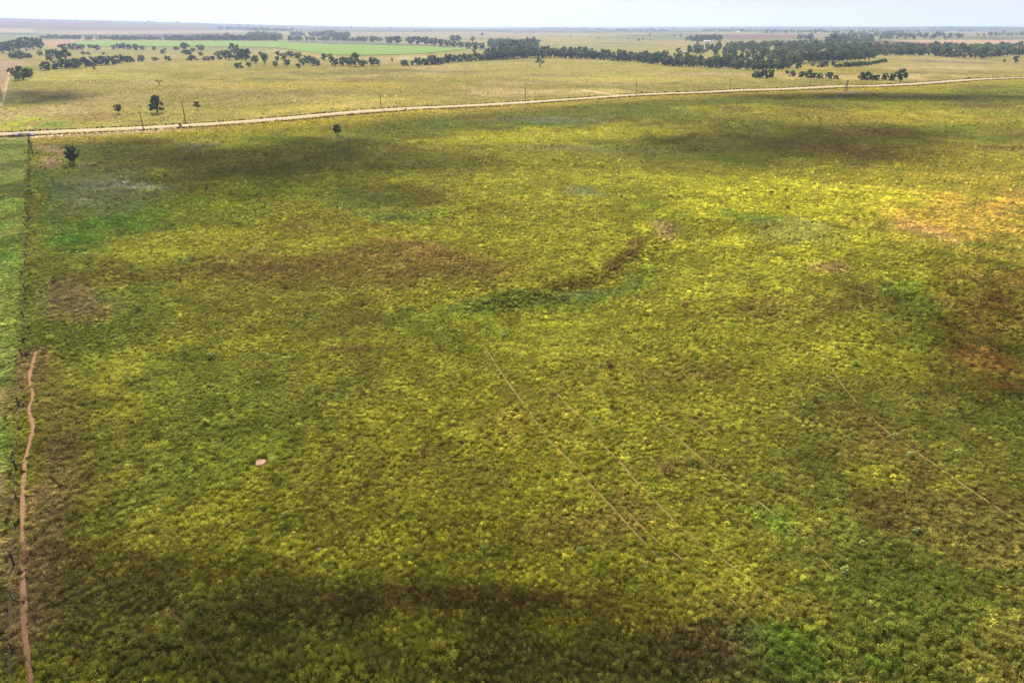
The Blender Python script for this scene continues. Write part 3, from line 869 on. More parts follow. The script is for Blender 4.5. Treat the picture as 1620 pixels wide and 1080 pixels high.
def trunk_mesh(name, style, seed):
    rg = random.Random(seed); m = MB()
    base = .05 if style not in ('bush', 'juniper') else .04
    top = .5 if style != 'flat' else .62
    bend = (rg.uniform(-.03, .03), rg.uniform(-.03, .03))
    a = Vector((0, 0, -.03)); b = Vector((bend[0], bend[1], top * .5)); c = Vector((bend[0] * .4, bend[1] * 1.5, top))
    m.tube(a, b, base, base * .7, 6); m.tube(b, c, base * .7, base * .4, 6)
    for k in range(5):
        t = k * 1.26 + rg.uniform(-.3, .3); s = b.lerp(c, rg.uniform(.0, .9))
        e = Vector((math.cos(t) * rg.uniform(.2, .33), math.sin(t) * rg.uniform(.2, .33), s.z + rg.uniform(.12, .3)))
        m.tube(s, e, base * .42, base * .14, 5)
    return m.mesh(name, M_BARK)

KIND = {}
def add_kind(key, style, mats, n, ncl, nleaf, leaf):
    KIND[key] = [(crown_mesh(f"{key}_crown", style, hash(key) % 97 * 0 + 31 * i + len(key) * 7, mats[i % len(mats)], ncl, nleaf, leaf), trunk_mesh(f"{key}_trunk", style, i + 5)) for i in range(n)]
add_kind('round', 'round', [M_TREE, M_TREE_DK, M_TREE], 5, 24, 34, .034)
add_kind('bush', 'bush', [M_TREE, M_TREE_DK, M_TREE, M_TREE_GY], 6, 22, 32, .038)
add_kind('tall', 'tall', [M_TREE, M_TREE, M_TREE_DK], 4, 26, 32, .032)
add_kind('open', 'open', [M_TREE_DK], 2, 18, 36, .028)
add_kind('flat', 'flat', [M_TREE_DK], 1, 12, 30, .03)
add_kind('juniper', 'juniper', [M_TREE_DK], 2, 40, 36, .024)
add_kind('lollipop', 'lolly', [M_TREE_DK], 2, 30, 40, .028)
add_kind('grey', 'lolly', [M_TREE_GY], 1, 22, 36, .03)
add_kind('oak', 'lolly', [M_TREE_DK], 1, 40, 40, .026)

N_TREE = [0]
def tree_at(p, h, w, kind, label, group=None, cat='tree', name='tree'):
    """one tree: an empty at its foot with a trunk and a crown"""
    cm, tm = KIND[kind][N_TREE[0] % len(KIND[kind])]
    N_TREE[0] += 1
    o = empty(name, (p[0], p[1], zat(p[0], p[1]) - .05), random.uniform(0, 6.28), (w, w, h))
    tag(o, label, cat, group)
    link(bpy.data.objects.new("trunk" if cat == 'tree' else "stem", tm), o)
    link(bpy.data.objects.new("crown" if cat == 'tree' else "foliage", cm), o)
    return o

def tree_px(x, yb, hp, wp, kind, label, group=None, cat='tree', name='tree'):
    p = ground(x, yb)
    k = depth_of(p) / F
    return tree_at(p, hp * k * 1.03, wp * k, kind, label, group, cat, name)

# single trees of the meadow and the pasture
tree_px(117.5, 260.5, 29, 25, 'oak', "dark leaning tree alone in the meadow beside the fence corner", name='lone_tree')
tree_px(533.5, 215, 17.5, 15, 'lollipop', "small dark lollipop-shaped tree alone in the meadow below the road", name='lone_tree')
tree_px(188, 179.5, 14, 13.5, 'lollipop', "small round dark tree left of the big bushy one beyond the road", name='lone_tree')
tree_px(249.5, 178.5, 26.5, 27, 'juniper', "large bushy dark green tree between two utility poles", name='bushy_tree')
tree_px(312.5, 172.5, 11.5, 14, 'grey', "small grey-green tree just beyond the second utility pole", name='lone_tree')
tree_px(252.5, 135, 9, 13.5, 'flat', "small flat-topped scraggly tree standing alone in pasture", name='scraggly_tree')
tree_px(854, 105.5, 22, 20, 'open', "tall open-crowned tree alone in front of the long woodland belt", name='lone_tree')
tree_px(620.5, 98.5, 6.5, 4, 'tall', "tiny slim dark tree alone below the green crop field", name='slim_tree')
tree_px(378, 107.5, 8.5, 18, 'bush', "wide low dark thicket in front of the tree row below the crop field", name='thicket')
tree_px(149, 111.5, 8.5, 10, 'open', "small leaning tree in front of the dark tree row beside the lane", name='lone_tree')
tree_px(1424, 129.5, 20, 22, 'round', "largest rounded tree at the right end of the roadside clump", name='big_tree')
tree_px(371, 84.5, 15, 19, 'round', "big round dark tree rising above the others by the crop field edge", name='big_tree')
tree_px(562.5, 105.5, 21, 18, 'round', "tallest domed tree in the row below the crop field", name='big_tree')
tree_px(751, 95.5, 22, 12, 'open', "tall ragged tree rising above the curving row east of the crop field", name='tall_tree')
tree_px(1606, 100, 11, 11, 'round', "round dark tree alone near the right edge of the far pasture", name='lone_tree')
tree_px(1588, 99.5, 6, 6.5, 'round', "small round tree next to the larger one at the right edge", name='lone_tree')
tree_px(286, 202, 7, 5, 'bush', "small dark shrub on the near edge of the gravel road", cat='shrub', name='shrub')
tree_px(642, 174, 2.6, 4, 'bush', "tiny dark shrub on the far edge of the gravel road", cat='shrub', name='shrub')
tree_px(1533, 125.5, 4, 5, 'bush', "small dark shrub beside the road near the right edge", cat='shrub', name='shrub')

_U = "first second third fourth fifth sixth seventh eighth ninth".split()
ORD = _U + "tenth eleventh twelfth thirteenth fourteenth fifteenth sixteenth seventeenth eighteenth nineteenth".split()
for _t10, _tth in (("twenty", "twentieth"), ("thirty", "thirtieth"), ("forty", "fortieth"), ("fifty", "fiftieth"), ("sixty", "sixtieth"), ("seventy", "seventieth"), ("eighty", "eightieth")):
    ORD += [_tth] + [f"{_t10}-{u}" for u in _U]
def row(phrase, group, kind, spec, noun='tree', cat='tree', name='tree'):
    """a row the photograph lets one count, listed from left to right"""
    for i, (x, yb, h, w) in enumerate(sorted(spec)):
        tree_px(x, yb, h * 1.05, w * 1.2, kind, f"{ORD[i]} {noun} from the left in {phrase}", group, cat, name)

row("the dark clump on the lane's near bank", "dark clump by the lane", 'round', [(20, 119.5, 11, 13), (30, 128, 15, 17), (37, 126.5, 20, 22), (48, 122.5, 14, 13)])
row("the dark hedge-like row right of the lane", "hedge-like row right of the lane", 'bush',
    [(73, 111, 13, 16), (91, 109, 12, 16), (105, 108, 14, 18), (120, 108, 15, 18), (135, 106, 15, 20), (150, 104, 14, 18), (165, 103, 14, 16), (178, 102, 13, 15), (190, 100, 13, 15), (198, 98, 9, 10)])
row("the short line behind the hedge-like row", "line behind the hedge-like row", 'round', [(80, 97, 10, 14), (93, 95, 13, 18), (104, 94, 14, 18)])
row("the wood at the left edge", "wood at the left edge", 'round',
    [(-8, 84, 15, 20), (5, 84, 15, 20), (16, 84, 17, 20), (30, 80, 15, 22), (42, 80, 19, 20), (53, 78, 17, 16), (64, 79, 17, 14)])
row("the low bushes under the left wood", "bushes under the left wood", 'bush', [(20, 92, 8, 12), (32, 93, 12, 18), (45, 92, 8, 12), (64, 88, 7, 9), (78, 88, 9, 12), (87, 86, 8, 11)], 'bush', 'bush', 'bush')
row("the broken row under the crop field", "broken row below the crop field", 'round',
    [(101, 80, 9, 16), (115, 80, 10, 15), (123, 79, 9, 12), (130, 79, 8, 10), (143, 77, 6, 8), (153, 80, 8, 13), (180, 79, 7, 8), (188, 78, 8, 10), (196, 78, 9, 11), (205, 79, 8, 10), (216, 80, 9, 11),
     (226, 80, 7, 10), (244, 80, 6, 7), (258, 86, 7, 9), (279, 80, 6, 9), (293, 79, 10, 15), (318, 81, 9, 15)])
row("the scattered low far-pasture bushes", "scattered low bushes in the far pasture", 'bush',
    [(132, 86.5, 5, 7), (140, 86.5, 4.5, 6), (164, 86.5, 3.5, 6), (207, 98.5, 9.5, 12), (224, 97.5, 10, 11), (246, 96, 5.5, 10), (261, 79.5, 3.5, 5), (266, 96, 7.5, 10), (296, 86.5, 7, 16),
     (304, 95.5, 8, 15), (306, 81.5, 5, 8), (318, 88.5, 6, 7), (323, 95.5, 4.5, 6), (332, 95.5, 6.5, 18)], 'bush', 'bush', 'bush')
row("the dense row left of the crop field gap", "dense row left of the gap", 'round',
    [(346, 91, 9, 14), (353, 90, 9, 12), (348, 95.5, 6, 9), (362, 95, 14, 16), (373, 95.5, 8, 11), (380, 94, 14, 18), (389, 96, 17, 22), (394, 106, 7, 9), (404, 100, 11, 14), (413, 89, 6, 8), (419, 101, 15, 10), (421, 93, 7, 8)])
row("the dense row below the crop field's curve", "dense row below the crop field's curve", 'round',
    [(436, 106, 8.5, 9), (439, 97, 7, 8), (440, 89, 7, 9), (449, 96, 11, 13), (455, 104, 9, 13), (460, 91, 9, 14), (472, 94, 10, 14), (472, 108, 7, 9), (480, 103, 10, 15), (488, 100, 11, 16), (497, 104, 12, 13),
     (503, 105, 9, 10), (513, 96, 10, 9), (523, 97, 11, 11), (529, 105, 13, 14), (543, 104.5, 13, 15), (553, 105, 13, 13), (575, 105.5, 9, 16), (590, 105, 13, 14), (598, 104, 9, 9)])
row("the curving row east of the crop field", "curving row east of the crop field", 'bush',
    [(640, 104, 9, 13), (653, 103.5, 7, 7), (661, 103, 12, 13), (673, 103, 10, 15), (684, 102, 14, 16), (692, 102, 11, 13), (700, 101, 10, 13), (709, 100, 14, 15), (720, 98.5, 11, 15), (731, 97.5, 12, 15),
     (742, 97, 11, 15), (758, 96, 11, 15), (770, 95, 13, 16), (782, 94, 12, 15), (795, 93.5, 13, 16)])
row("the dark rounded windbreak behind the crop field", "windbreak behind the crop field", 'round',
    [(601, 66, 6, 10), (616, 69.5, 10, 15), (628, 69.5, 11, 17), (650, 70.5, 11, 17), (662, 71, 12, 18), (674, 71.5, 12, 18), (686, 72.5, 11, 16), (697, 73.5, 10, 14), (708, 74.5, 10, 14), (718, 75.5, 9, 13),
     (729, 76, 9, 13), (740, 77, 9, 13), (751, 78, 10, 14), (762, 79, 10, 14)])
row("the pale trees behind the windbreak", "pale trees behind the windbreak", 'tall', [(567, 65.5, 7, 8), (716, 66, 9, 12), (724, 66, 9, 13), (748, 66, 7, 9), (763, 56.5, 4, 6)])
row("the bush clump just beyond the road", "bush clumps beyond the road", 'bush', [(1196, 123.5, 11, 12), (1206, 123.5, 13, 15), (1218, 122.5, 12, 14), (1245, 117, 5.5, 7), (1253, 121.5, 10, 10), (1268, 122.5, 9.5, 11),
     (1279, 123.5, 13.5, 12), (1287, 123.5, 8, 8), (1296, 125, 9.5, 10), (1311, 124.5, 10, 12), (1322, 125.5, 6.5, 9)], 'bush', 'bush', 'bush')
row("the dark roadside clump behind the windmill", "roadside clump behind the windmill", 'bush', [(1364, 126.5, 12, 12), (1372, 126.5, 13, 13), (1384, 126.5, 8, 14), (1399, 126.5, 11, 11), (1411, 128, 12, 11)])

# the creek woodland: front trees one by one, the mass behind as woodland
FRONT = [(772, 95), (800, 93), (850, 92), (895, 92.5), (930, 93.5), (970, 96.5), (1010, 99.5), (1060, 104.5), (1100, 106.5), (1150, 108.5), (1190, 111.5), (1222, 112), (1240, 109)]
def along(px, spacing, rnd):
    out = []
    x = px[0][0]
    xs = [p[0] for p in px]; ys = [p[1] for p in px]
    while x < px[-1][0]:
        out.append((x, float(np.interp(x, xs, ys)) - rnd.random() * .9))
        x += spacing * rnd.uniform(.7, 1.3)
    return out
rb = random.Random(23)
for i, (x, yb) in enumerate(along(FRONT, 6.5, rb)):
    tall = 1 if x < 880 else .82
    tree_px(x, yb, rb.uniform(11, 15) * tall, rb.uniform(12, 16), rb.choice(['round', 'bush', 'round']), f"{ORD[i]} tree from the left in the front row of the long creek woodland", "front row of the creek woodland")
for i, (x, yb) in enumerate(along([(p[0], p[1] - 4.0) for p in FRONT], 8.5, rb)):
    tree_px(x, yb, rb.uniform(9, 14) * (1.2 if x < 880 else 1), rb.uniform(11, 15), rb.choice(['round', 'tall', 'round']), f"{ORD[i]} taller tree from the left in the creek woodland's second row", "second row of the creek woodland")
for i, (x, yb) in enumerate(along([(1238, 103), (1290, 99), (1340, 98), (1375, 96)], 8.0, rb)):
    tree_px(x, yb, rb.uniform(11, 17), rb.uniform(12, 16), 'round', f"{ORD[i]} dark woodland tree from the left behind the open glade", "woodland behind the glade")
row("the low thickets in the glade before the woodland", "thickets in the glade", 'bush', [(1236, 109.5, 7, 9), (1247, 108, 9, 11), (1262, 108.5, 8, 10), (1285, 104.5, 5, 6), (1294, 107, 3.5, 4.5), (1302, 106.5, 10, 14), (1318, 104, 7, 8)], 'thicket', 'bush', 'thicket')
for i, (x, yb) in enumerate(along([(1322, 107.5), (1345, 106.5), (1365, 104.5), (1385, 101.5), (1402, 99.5)], 5.5, rb)):
    tree_px(x, yb, rb.uniform(5, 8.5), rb.uniform(8, 12), 'bush', f"{ORD[i]} light green bush from the left on the woodland's tapering east end", "green bushes on the slope", 'bush', 'bush')
for i, (x, yb) in enumerate(along([(1378, 87.5), (1420, 88), (1450, 88), (1475, 88.5), (1500, 91), (1530, 93), (1555, 94), (1575, 91), (1600, 88), (1660, 86)], 7.5, rb)):
    tree_px(x, yb, rb.uniform(8, 14), rb.uniform(10, 15), rb.choice(['round', 'bush']), f"{ORD[i]} tree from the left in the far woodland strip right of the glade", "far woodland strip")

def wood_points(poly, spacing, seed):
    P = np.array([ground(*q) for q in poly])
    rg = np.random.default_rng(seed)
    lo, hi = P.min(0), P.max(0)
    n = int((hi[0] - lo[0]) * (hi[1] - lo[1]) / spacing ** 2)
    x = rg.uniform(lo[0], hi[0], n); y = rg.uniform(lo[1], hi[1], n)
    m = in_poly(x, y, P)
    return x[m], y[m]
def wood(name, label, polys, kinds, h0, h1):
    xs, ys, hs = [], [], []
    for k, (poly, sp, sc) in enumerate(polys):
        a, b = wood_points(poly, sp, 40 + k); xs.append(a); ys.append(b); hs.append(RNG.uniform(h0, h1, len(a)) * sc)
    x, y, h = map(np.concatenate, (xs, ys, hs))
    h = h * np.exp(RNG.normal(0, .15, len(x)))
    w = h * RNG.uniform(.8, 1.25, len(x))
    scatter(name, label, np.column_stack([x, y, height(x, y) - .3]), np.ones((len(x), 3)) * .05, np.column_stack([w, w, h]), kinds)
M_WOOD = leaf_material("woodland_leaves", [(.05, .08, .034), (.08, .12, .046), (.18, .21, .09), (.1, .15, .055), (.23, .25, .11), (.06, .09, .04), (.15, .18, .075)], .3)
wood_kinds = [crown_mesh("wood_crown", st, 300 + i, M_WOOD, 16, 22, .045) for i, st in enumerate(('round', 'bush', 'tall', 'round', 'bush', 'tall'))]
wood("creek_woodland", "dense mass of the creek woodland behind its front rows", [
    ([(770, 88), (850, 88), (930, 90), (1010, 95), (1100, 101), (1190, 105), (1230, 104), (1290, 98), (1375, 94), (1395, 90), (1390, 86), (1250, 88), (1090, 93), (950, 89.5), (850, 85), (770, 84)], 18, .75),
    ([(790, 84), (850, 82), (850, 79), (795, 78)], 14, 1.1),
    ([(1085, 86), (1400, 88), (1460, 84), (1400, 75), (1300, 71), (1180, 72), (1100, 76)], 24, .8),
    ([(1400, 85), (1480, 86), (1560, 88), (1640, 86), (1640, 79), (1500, 77), (1410, 78)], 20, .9),
    ([(768, 76), (800, 76), (852, 74), (848, 70), (775, 70)], 17, 1.0)], wood_kinds, 11, 16)
wood("far_woodland", "hazy strips of far-off woodland below the horizon", [
    ([(64, 62.2), (128, 62.5), (128, 60.8), (64, 60.8)], 15, .85), ([(136, 63.5), (200, 63.5), (200, 61.8), (136, 61.8)], 20, .8),
    ([(180, 64), (256, 64), (250, 62.3), (180, 62.3)], 17, .8), ([(258, 64.5), (385, 64.6), (385, 62.4), (262, 62.4)], 14, 1.0), ([(384, 65), (446, 65), (444, 58.5), (400, 57)], 22, 1.2),
    ([(456, 65), (600, 66.5), (598, 64.8), (456, 63)], 26, 1.0), ([(460, 57), (482, 57), (480, 54), (462, 54)], 26, 1.0), ([(488, 58), (520, 60), (552, 61), (550, 57.5), (520, 54), (496, 55.5)], 22, 1.2),
    ([(340, 46), (400, 49), (465, 50.5), (465, 48), (400, 46), (350, 44)], 40, 1.1), ([(800, 45.5), (960, 48.5), (960, 47.5), (800, 44.6)], 60, 1.0),
    ([(975, 49), (1060, 50), (1060, 49), (975, 48)], 60, 1.0), ([(1110, 50), (1230, 51.5), (1330, 54), (1330, 52), (1230, 50), (1110, 49)], 60, 1.1),
    ([(1085, 66), (1142, 67), (1140, 62), (1090, 62.5)], 24, 1.1), ([(1260, 63), (1284, 63), (1284, 60.5), (1260, 60.5)], 26, 1.2),
    ([(1300, 72), (1380, 70), (1380, 66), (1310, 66)], 30, 1.1), ([(1310, 64), (1420, 64), (1500, 62), (1530, 60), (1500, 56), (1400, 54), (1310, 57)], 52, 1.1),
    ([(1540, 58), (1660, 57), (1660, 54.5), (1560, 55)], 60, 1.0), ([(1210, 53), (1360, 53), (1540, 51), (1540, 49.5), (1210, 51)], 80, 1.0),
    ([(700, 43.5), (800, 44.5), (800, 43.7), (700, 42.8)], 130, 1.1), ([(230, 36), (420, 42.5), (420, 41.6), (230, 35)], 170, 1.2), ([(1000, 46), (1500, 47.5), (1620, 47), (1620, 46), (1200, 46.2), (1000, 45.2)], 150, 1.0),
    ([(20, 33), (150, 36.5), (150, 35.6), (20, 32)], 190, 1.1), ([(600, 50), (700, 51.5), (700, 50.8), (600, 49.2)], 120, .6), ([(1010, 57.5), (1130, 59.5), (1130, 58.8), (1010, 57)], 90, .7),
    ([(150, 38.5), (300, 41.5), (300, 40.2), (150, 37)], 190, 1.1), ([(520, 45), (620, 46.5), (620, 45.3), (520, 44)], 120, 1.1),
    ([(860, 60), (1000, 66), (1090, 70), (1090, 66), (960, 60), (860, 57)], 150, .5)], wood_kinds, 10, 15)

# ------------------------------------------------------------------ wire fence along the left edge
def fence(name, line, spacing, hgt, thick, label, jitter, strands):
    P = polyline(line, .5)
    s = np.concatenate([[0], np.cumsum(np.linalg.norm(np.diff(P, axis=0), axis=1))])
    o = empty(name, (P[0][0], P[0][1], zat(*P[0])))
    tag(o, label, 'fence')
    base = Vector(o.location)
    rg = random.Random(len(name))
    pm = [MB().tube((0, 0, -.3), (rg.uniform(-.05, .05), rg.uniform(-.05, .05), hgt * q), thick * e, thick * .85 * e, 6).mesh("post", M_POST) for q, e in ((1.1, 1.3), (.95, .5), (.92, .5))]
    tops = []
    for pi_, d in enumerate(np.arange(0, s[-1], spacing)):
        dd = d + rg.uniform(-jitter, jitter)
        x, y = np.interp(dd, s, P[:, 0]), np.interp(dd, s, P[:, 1])
        z = zat(x, y)
        q = bpy.data.objects.new("post", pm[pi_ % 3]); q.location = Vector((x, y, z)) - base
        link(q, o); tops.append(Vector((x, y, z)) - base)
    for k in range(strands):
        m = MB(); hz = hgt * (.3 + .62 * k / max(1, strands - 1))
        for a, b in zip(tops[:-1], tops[1:]):
            m.tube(a + Vector((0, 0, hz)), b + Vector((0, 0, hz)), .003, .003, 3, False)
        m.build("wire", M_WIRE, o)
    return o
fence("wire_fence", FENCE, 5.6, 1.3, .085, "long wire fence with dark posts dividing green verge from the meadow", .5, 4)
_rd = np.array(ROAD)
_t = np.gradient(_rd, axis=0); _t /= np.linalg.norm(_t, axis=1)[:, None]
_n = np.column_stack([_t[:, 1], -_t[:, 0]])
fence("roadside_fence", [p for p in (_rd + _n * 11.0) if -240 < p[0] < 330][::2], 7.0, 1.25, .08, "wire fence with short dark posts along the road's near verge", .4, 3)

# taller dark grass standing along the brow of the near slope
BROW = smooth_line([ground(*p) for p in [(60, 856), (190, 880), (300, 896), (430, 918), (560, 934), (700, 944), (820, 950), (930, 966), (1030, 990), (1120, 1020)]], 2)
_P = polyline(BROW, .5); _k = RNG.integers(0, len(_P), 3200)
_x = _P[_k, 0] + RNG.normal(0, 1.0, 3200); _y = _P[_k, 1] + RNG.normal(0, 1.2, 3200) - .8
_c = (land_colour(_x, _y) * .5 + np.array(C(92, 76, 44)) * .5) * np.exp(RNG.normal(0, .3, 3200))[:, None] * 2.6
_s = RNG.uniform(.6, 1.0, 3200)
scatter("brow_grass", "taller dark brown grass along the brow of the near slope", np.column_stack([_x, _y, height(_x, _y)]), _c, np.column_stack([_s * .8, _s * .8, _s * 1.5]), near_kinds)

# weeds growing along fences and road edges
def line_weeds(line, n, spread, dens_seed):
    P = polyline(line, 1.0)
    rg = np.random.default_rng(dens_seed)
    k = rg.integers(0, len(P), n)
    return P[k, 0] + rg.normal(0, spread, n), P[k, 1] + rg.normal(0, spread, n)
ax, ay = line_weeds(FENCE, 420, .6, 1)
bx, by = line_weeds([p for p in (_rd + _n * 10.5) if p[0] > -330], 6000, .9, 2)
cx_, cy_ = line_weeds([p for p in (_rd - _n * 7.5) if p[0] > -330], 1500, .9, 3)
wx_, wy_ = np.concatenate([ax, bx, cx_]), np.concatenate([ay, by, cy_])
wc = land_colour(wx_, wy_) * .25 + np.array(C(70, 74, 36)) * .75
wc = wc * np.exp(RNG.normal(0, .3, len(wx_)))[:, None]
ws = np.concatenate([np.full(len(ax), .55), np.full(len(bx), .8), np.full(len(cx_), 1.0)]) * np.exp(RNG.normal(0, .3, len(wx_)))
scatter("roadside_weeds", "dark weeds growing along the fence line and road edges", np.column_stack([wx_, wy_, height(wx_, wy_)]), wc, np.column_stack([ws, ws, ws * 1.25]), far_kinds)

# ------------------------------------------------------------------ utility poles
def pole(base_px, hp, label, lean=(0, 0), arm=True, box=False, rz=.5):
    p = ground(*base_px); h = hp * depth_of(p) / F * 1.04
    o = empty("utility_pole", (p[0], p[1], zat(*p)), rz)
    tag(o, label, 'utility pole', 'utility poles along the road')
    MB().tube((0, 0, -.5), (lean[0] * h, lean[1] * h, h), .22, .16, 8).build("mast", M_POLE, o)
    tx, ty = lean[0] * h, lean[1] * h
    if arm:
        a = MB().box((tx, ty + .2, h - .55), (2.4, .12, .14)).build("crossarm", M_POLE, o)
        for dx in (-1.05, -.4, 1.05):
            MB().tube((tx + dx, ty + .2, h - .478), (tx + dx, ty + .2, h - .28), .07, .05, 6).build("insulator", M_WHITE, a)
    if box:
        MB().tube((tx * .62 - .42, .3, h * .62), (tx * .62 - .42, .3, h * .62 + 1.0), .3, .3, 10).build("transformer", M_STEEL, o)
    return o
pole((53.5, 247.5), 32.5, "brown utility pole with a grey canister beside the fence corner", box=True)
pole((227.5, 207), 28, "utility pole between the gravel road and the meadow, left of another")
pole((293.5, 192.5), 29.5, "utility pole just beyond the road, right of the bushy tree")
pole((603, 172.5), 22.5, "utility pole beyond the road above the lollipop-shaped tree")
pole((831, 160.5), 20, "utility pole beyond the road below the lone open-crowned tree")
pole((1006, 150.5), 21, "utility pole beyond the road where the pink two-track joins")
pole((1154.5, 140.5), 14, "utility pole beyond the road left of the bush clumps")
pole((1281, 134.5), 11, "faint utility pole beyond the road left of the windmill")
pole((3.5, 161), 27, "dark leaning pole beside the lane at the left edge", lean=(.14, 0), arm=False, rz=0)

# ------------------------------------------------------------------ farm windmill
def windmill():
    p = ground(1338, 144.8); H = 15.2 * depth_of(p) / F
    o = empty("farm_windmill", (p[0], p[1], zat(*p)), R(15))
    tag(o, "slim steel farm windmill with bladed wheel and tail beside the road", 'windmill')
    b, t = H * .13, .14
    for sx in (-1, 1):
        for sy in (-1, 1):
            MB().tube((sx * b, sy * b, -.2), (sx * t, sy * t, H), .14, .1, 5).build("leg", M_STEEL, o)
    for k in range(1, 5):
        z = H * k / 5.2; r = b + (t - b) * z / H; m = MB()
        for (x1, y1, x2, y2) in ((-1, -1, 1, -1), (1, -1, 1, 1), (1, 1, -1, 1), (-1, 1, -1, -1)):
            m.tube((x1 * r, y1 * r, z), (x2 * r, y2 * r, z), .07, .07, 4)
            z2 = H * (k - 1) / 5.2; r2 = b + (t - b) * z2 / H
            m.tube((x1 * r2, y1 * r2, z2), (x2 * r, y2 * r, z), .06, .06, 4)
        m.build("brace", M_STEEL, o)
    MB().box((0, 0, H * .9), (1.3, 1.3, .08)).build("platform", M_POLE, o)
    MB().box((0, 0, H + .25), (.5, .9, .5)).build("gearbox", M_STEEL, o)
    w = empty("wheel", (0, -.75, H + .3)); w.parent = o
    w.rotation_euler = (0, 0, R(35))
    MB().tube((0, -.1, 0), (0, .15, 0), .22, .22, 10).build("hub", M_STEEL, w)
    rr = H * .125
    bl = MB().box((rr * .64, 0, 0), (rr * .72, .03, rr * .27), Matrix.Rotation(R(24), 3, 'X')).mesh("blade", M_STEEL)
    for k in range(14):
        q = bpy.data.objects.new("blade", bl); q.rotation_euler = (0, k * 2 * math.pi / 14, 0); link(q, w)
    MB().tube((0, .4, H + .3), (1.5, 1.9, H + .3), .06, .05, 5).build("tail_boom", M_STEEL, o)
    MB().box((1.95, 2.35, H + .3), (1.35, .04, 1.1), Matrix.Rotation(R(45), 3, 'Z')).build("tail_vane", M_STEEL, o)
    # stock tank at its foot
    q = ground(1349, 144.6)
    n = 16; m = MB()
    m.tube((0, 0, 0), (0, 0, .6), 1.5, 1.5, n, False); m.tube((0, 0, .6), (0, 0, .05), 1.42, 1.42, n, True)
    tk = m.build("stock_tank", M_CONC); tk.location = (q[0], q[1], zat(*q))
    tag(tk, "low round pale stock tank near the windmill's foot", 'water tank')
windmill()

# ------------------------------------------------------------------ culvert under the road at the fence corner
def culvert():
    p = ground(39, 214.3); z = zat(*p)
    P = [ground(*q) for q in [(20, 212.6), (35, 212), (56, 211.2), (57, 214), (50, 216.2), (30, 215.8), (19, 214.6)]]
    P = smooth_line(P + P[:1], 2)[:-1]
    V = [(q[0], q[1], zat(*q) + .42) for q in P]; c = np.mean(P, axis=0); V.append((c[0], c[1], zat(*c) + .42))
    w = mesh_obj("ditch_pool", V, [(i, (i + 1) % len(P), len(P)) for i in range(len(P))], M_WATER)
    if w.data.polygons[0].normal.z < 0: w.data.flip_normals()
    tag(w, "dark pool of ditch water on the near side of the road", kind="structure")
    o = empty("culvert", (p[0], p[1], z), math.atan2(_t[0][1], _t[0][0]))
    tag(o, "pale concrete culvert headwall in the dark ditch by the road", 'culvert')
    MB().box((0, 0, .55), (4.2, .5, 1.1)).build("headwall", M_CONC, o)
    for sx in (-1, 1):
        MB().box((sx * 2.45, -.5, .4), (.9, .35, .8), Matrix.Rotation(R(-30 * sx), 3, 'Z')).build("wing_wall", M_CONC, o)
    m = MB(); m.tube((0, -.9, .45), (0, -.26, .45), .42, .42, 14, False); m.tube((0, -.3, .45), (0, -.9, .45), .35, .35, 14, True); m.build("pipe", M_STEEL, o)
culvert()

# ------------------------------------------------------------------ far farm buildings
def building(px, py, wp, hp, label, name='farm_building', wall=M_WHITE, roof=M_ROOF_P, depth=.6, rz=0.0, cat='building', wins=3):
    p = ground(px, py); k = depth_of(p) / F
    w, h = wp * k, max(hp * k, 3.0); d = w * depth
    o = empty(name, (p[0], p[1], zat(*p) - .2), rz); tag(o, label, cat)
    hw = h * .6
    MB().box((0, 0, hw / 2), (w, d, hw)).build("wall", wall, o)
    e = .35; V = [(-w / 2 - e, -d / 2 - e, hw), (w / 2 + e, -d / 2 - e, hw), (w / 2 + e, d / 2 + e, hw), (-w / 2 - e, d / 2 + e, hw), (-w / 2 - e, 0, h), (w / 2 + e, 0, h)]
    mesh_obj("roof", [(x, y, z + .02) for x, y, z in V], [(0, 1, 5, 4), (2, 3, 4, 5), (0, 4, 3), (1, 2, 5), (3, 2, 1, 0)], roof, o)
    MB().box((w * .18, -d / 2 - .04, hw * .4), (min(3.5, w * .2), .1, hw * .78)).build("door", M_DARKOPEN, o)
    for i in range(wins):
        MB().box((-w * .38 + i * w * .16, -d / 2 - .04, hw * .58), (min(1.4, w * .07), .08, hw * .3)).build("window", M_DARKOPEN, o)
    return o
building(1118.5, 67.3, 10, 3.2, "long low white barn among the far trees above the woodland", 'barn', depth=.4)
building(1128.5, 66.8, 3, 3.6, "small white house right of the long low white barn", 'house')
building(1167.5, 52.0, 5, 2.2, "bright white shed far off on the plain above the woodland", 'shed')
building(1315.5, 87.6, 12, 4.2, "long pale-roofed barn half hidden in the creek woodland", 'barn', depth=.5)
building(1474, 84.8, 8, 4.4, "white barn at the left end of the far woodland strip", 'barn')
building(1494, 63.6, 5, 4.0, "cream house among the far trees right of the red field", 'house', M_CREAM, M_ROOF_D)
building(1186.5, 96.5, 4, 6, "small cream shed standing in a gap of the creek woodland", 'shed', M_CREAM, M_CREAM, .8)
building(432, 75.2, 3.4, 1.8, "tiny white pump shed at the near edge of the crop field", 'pump_shed', wins=1, cat='shed')
building(656.5, 104.2, 3.4, 2.4, "tiny white shed tucked against the curving tree row", 'shed', wins=1, cat='shed')
building(833, 69, 4, 4.0, "pale house among trees at the woodland's back left corner", 'house')
building(1082, 85, 6, 4.2, "pale house roof showing in a gap of the woodland", 'house', M_CREAM)

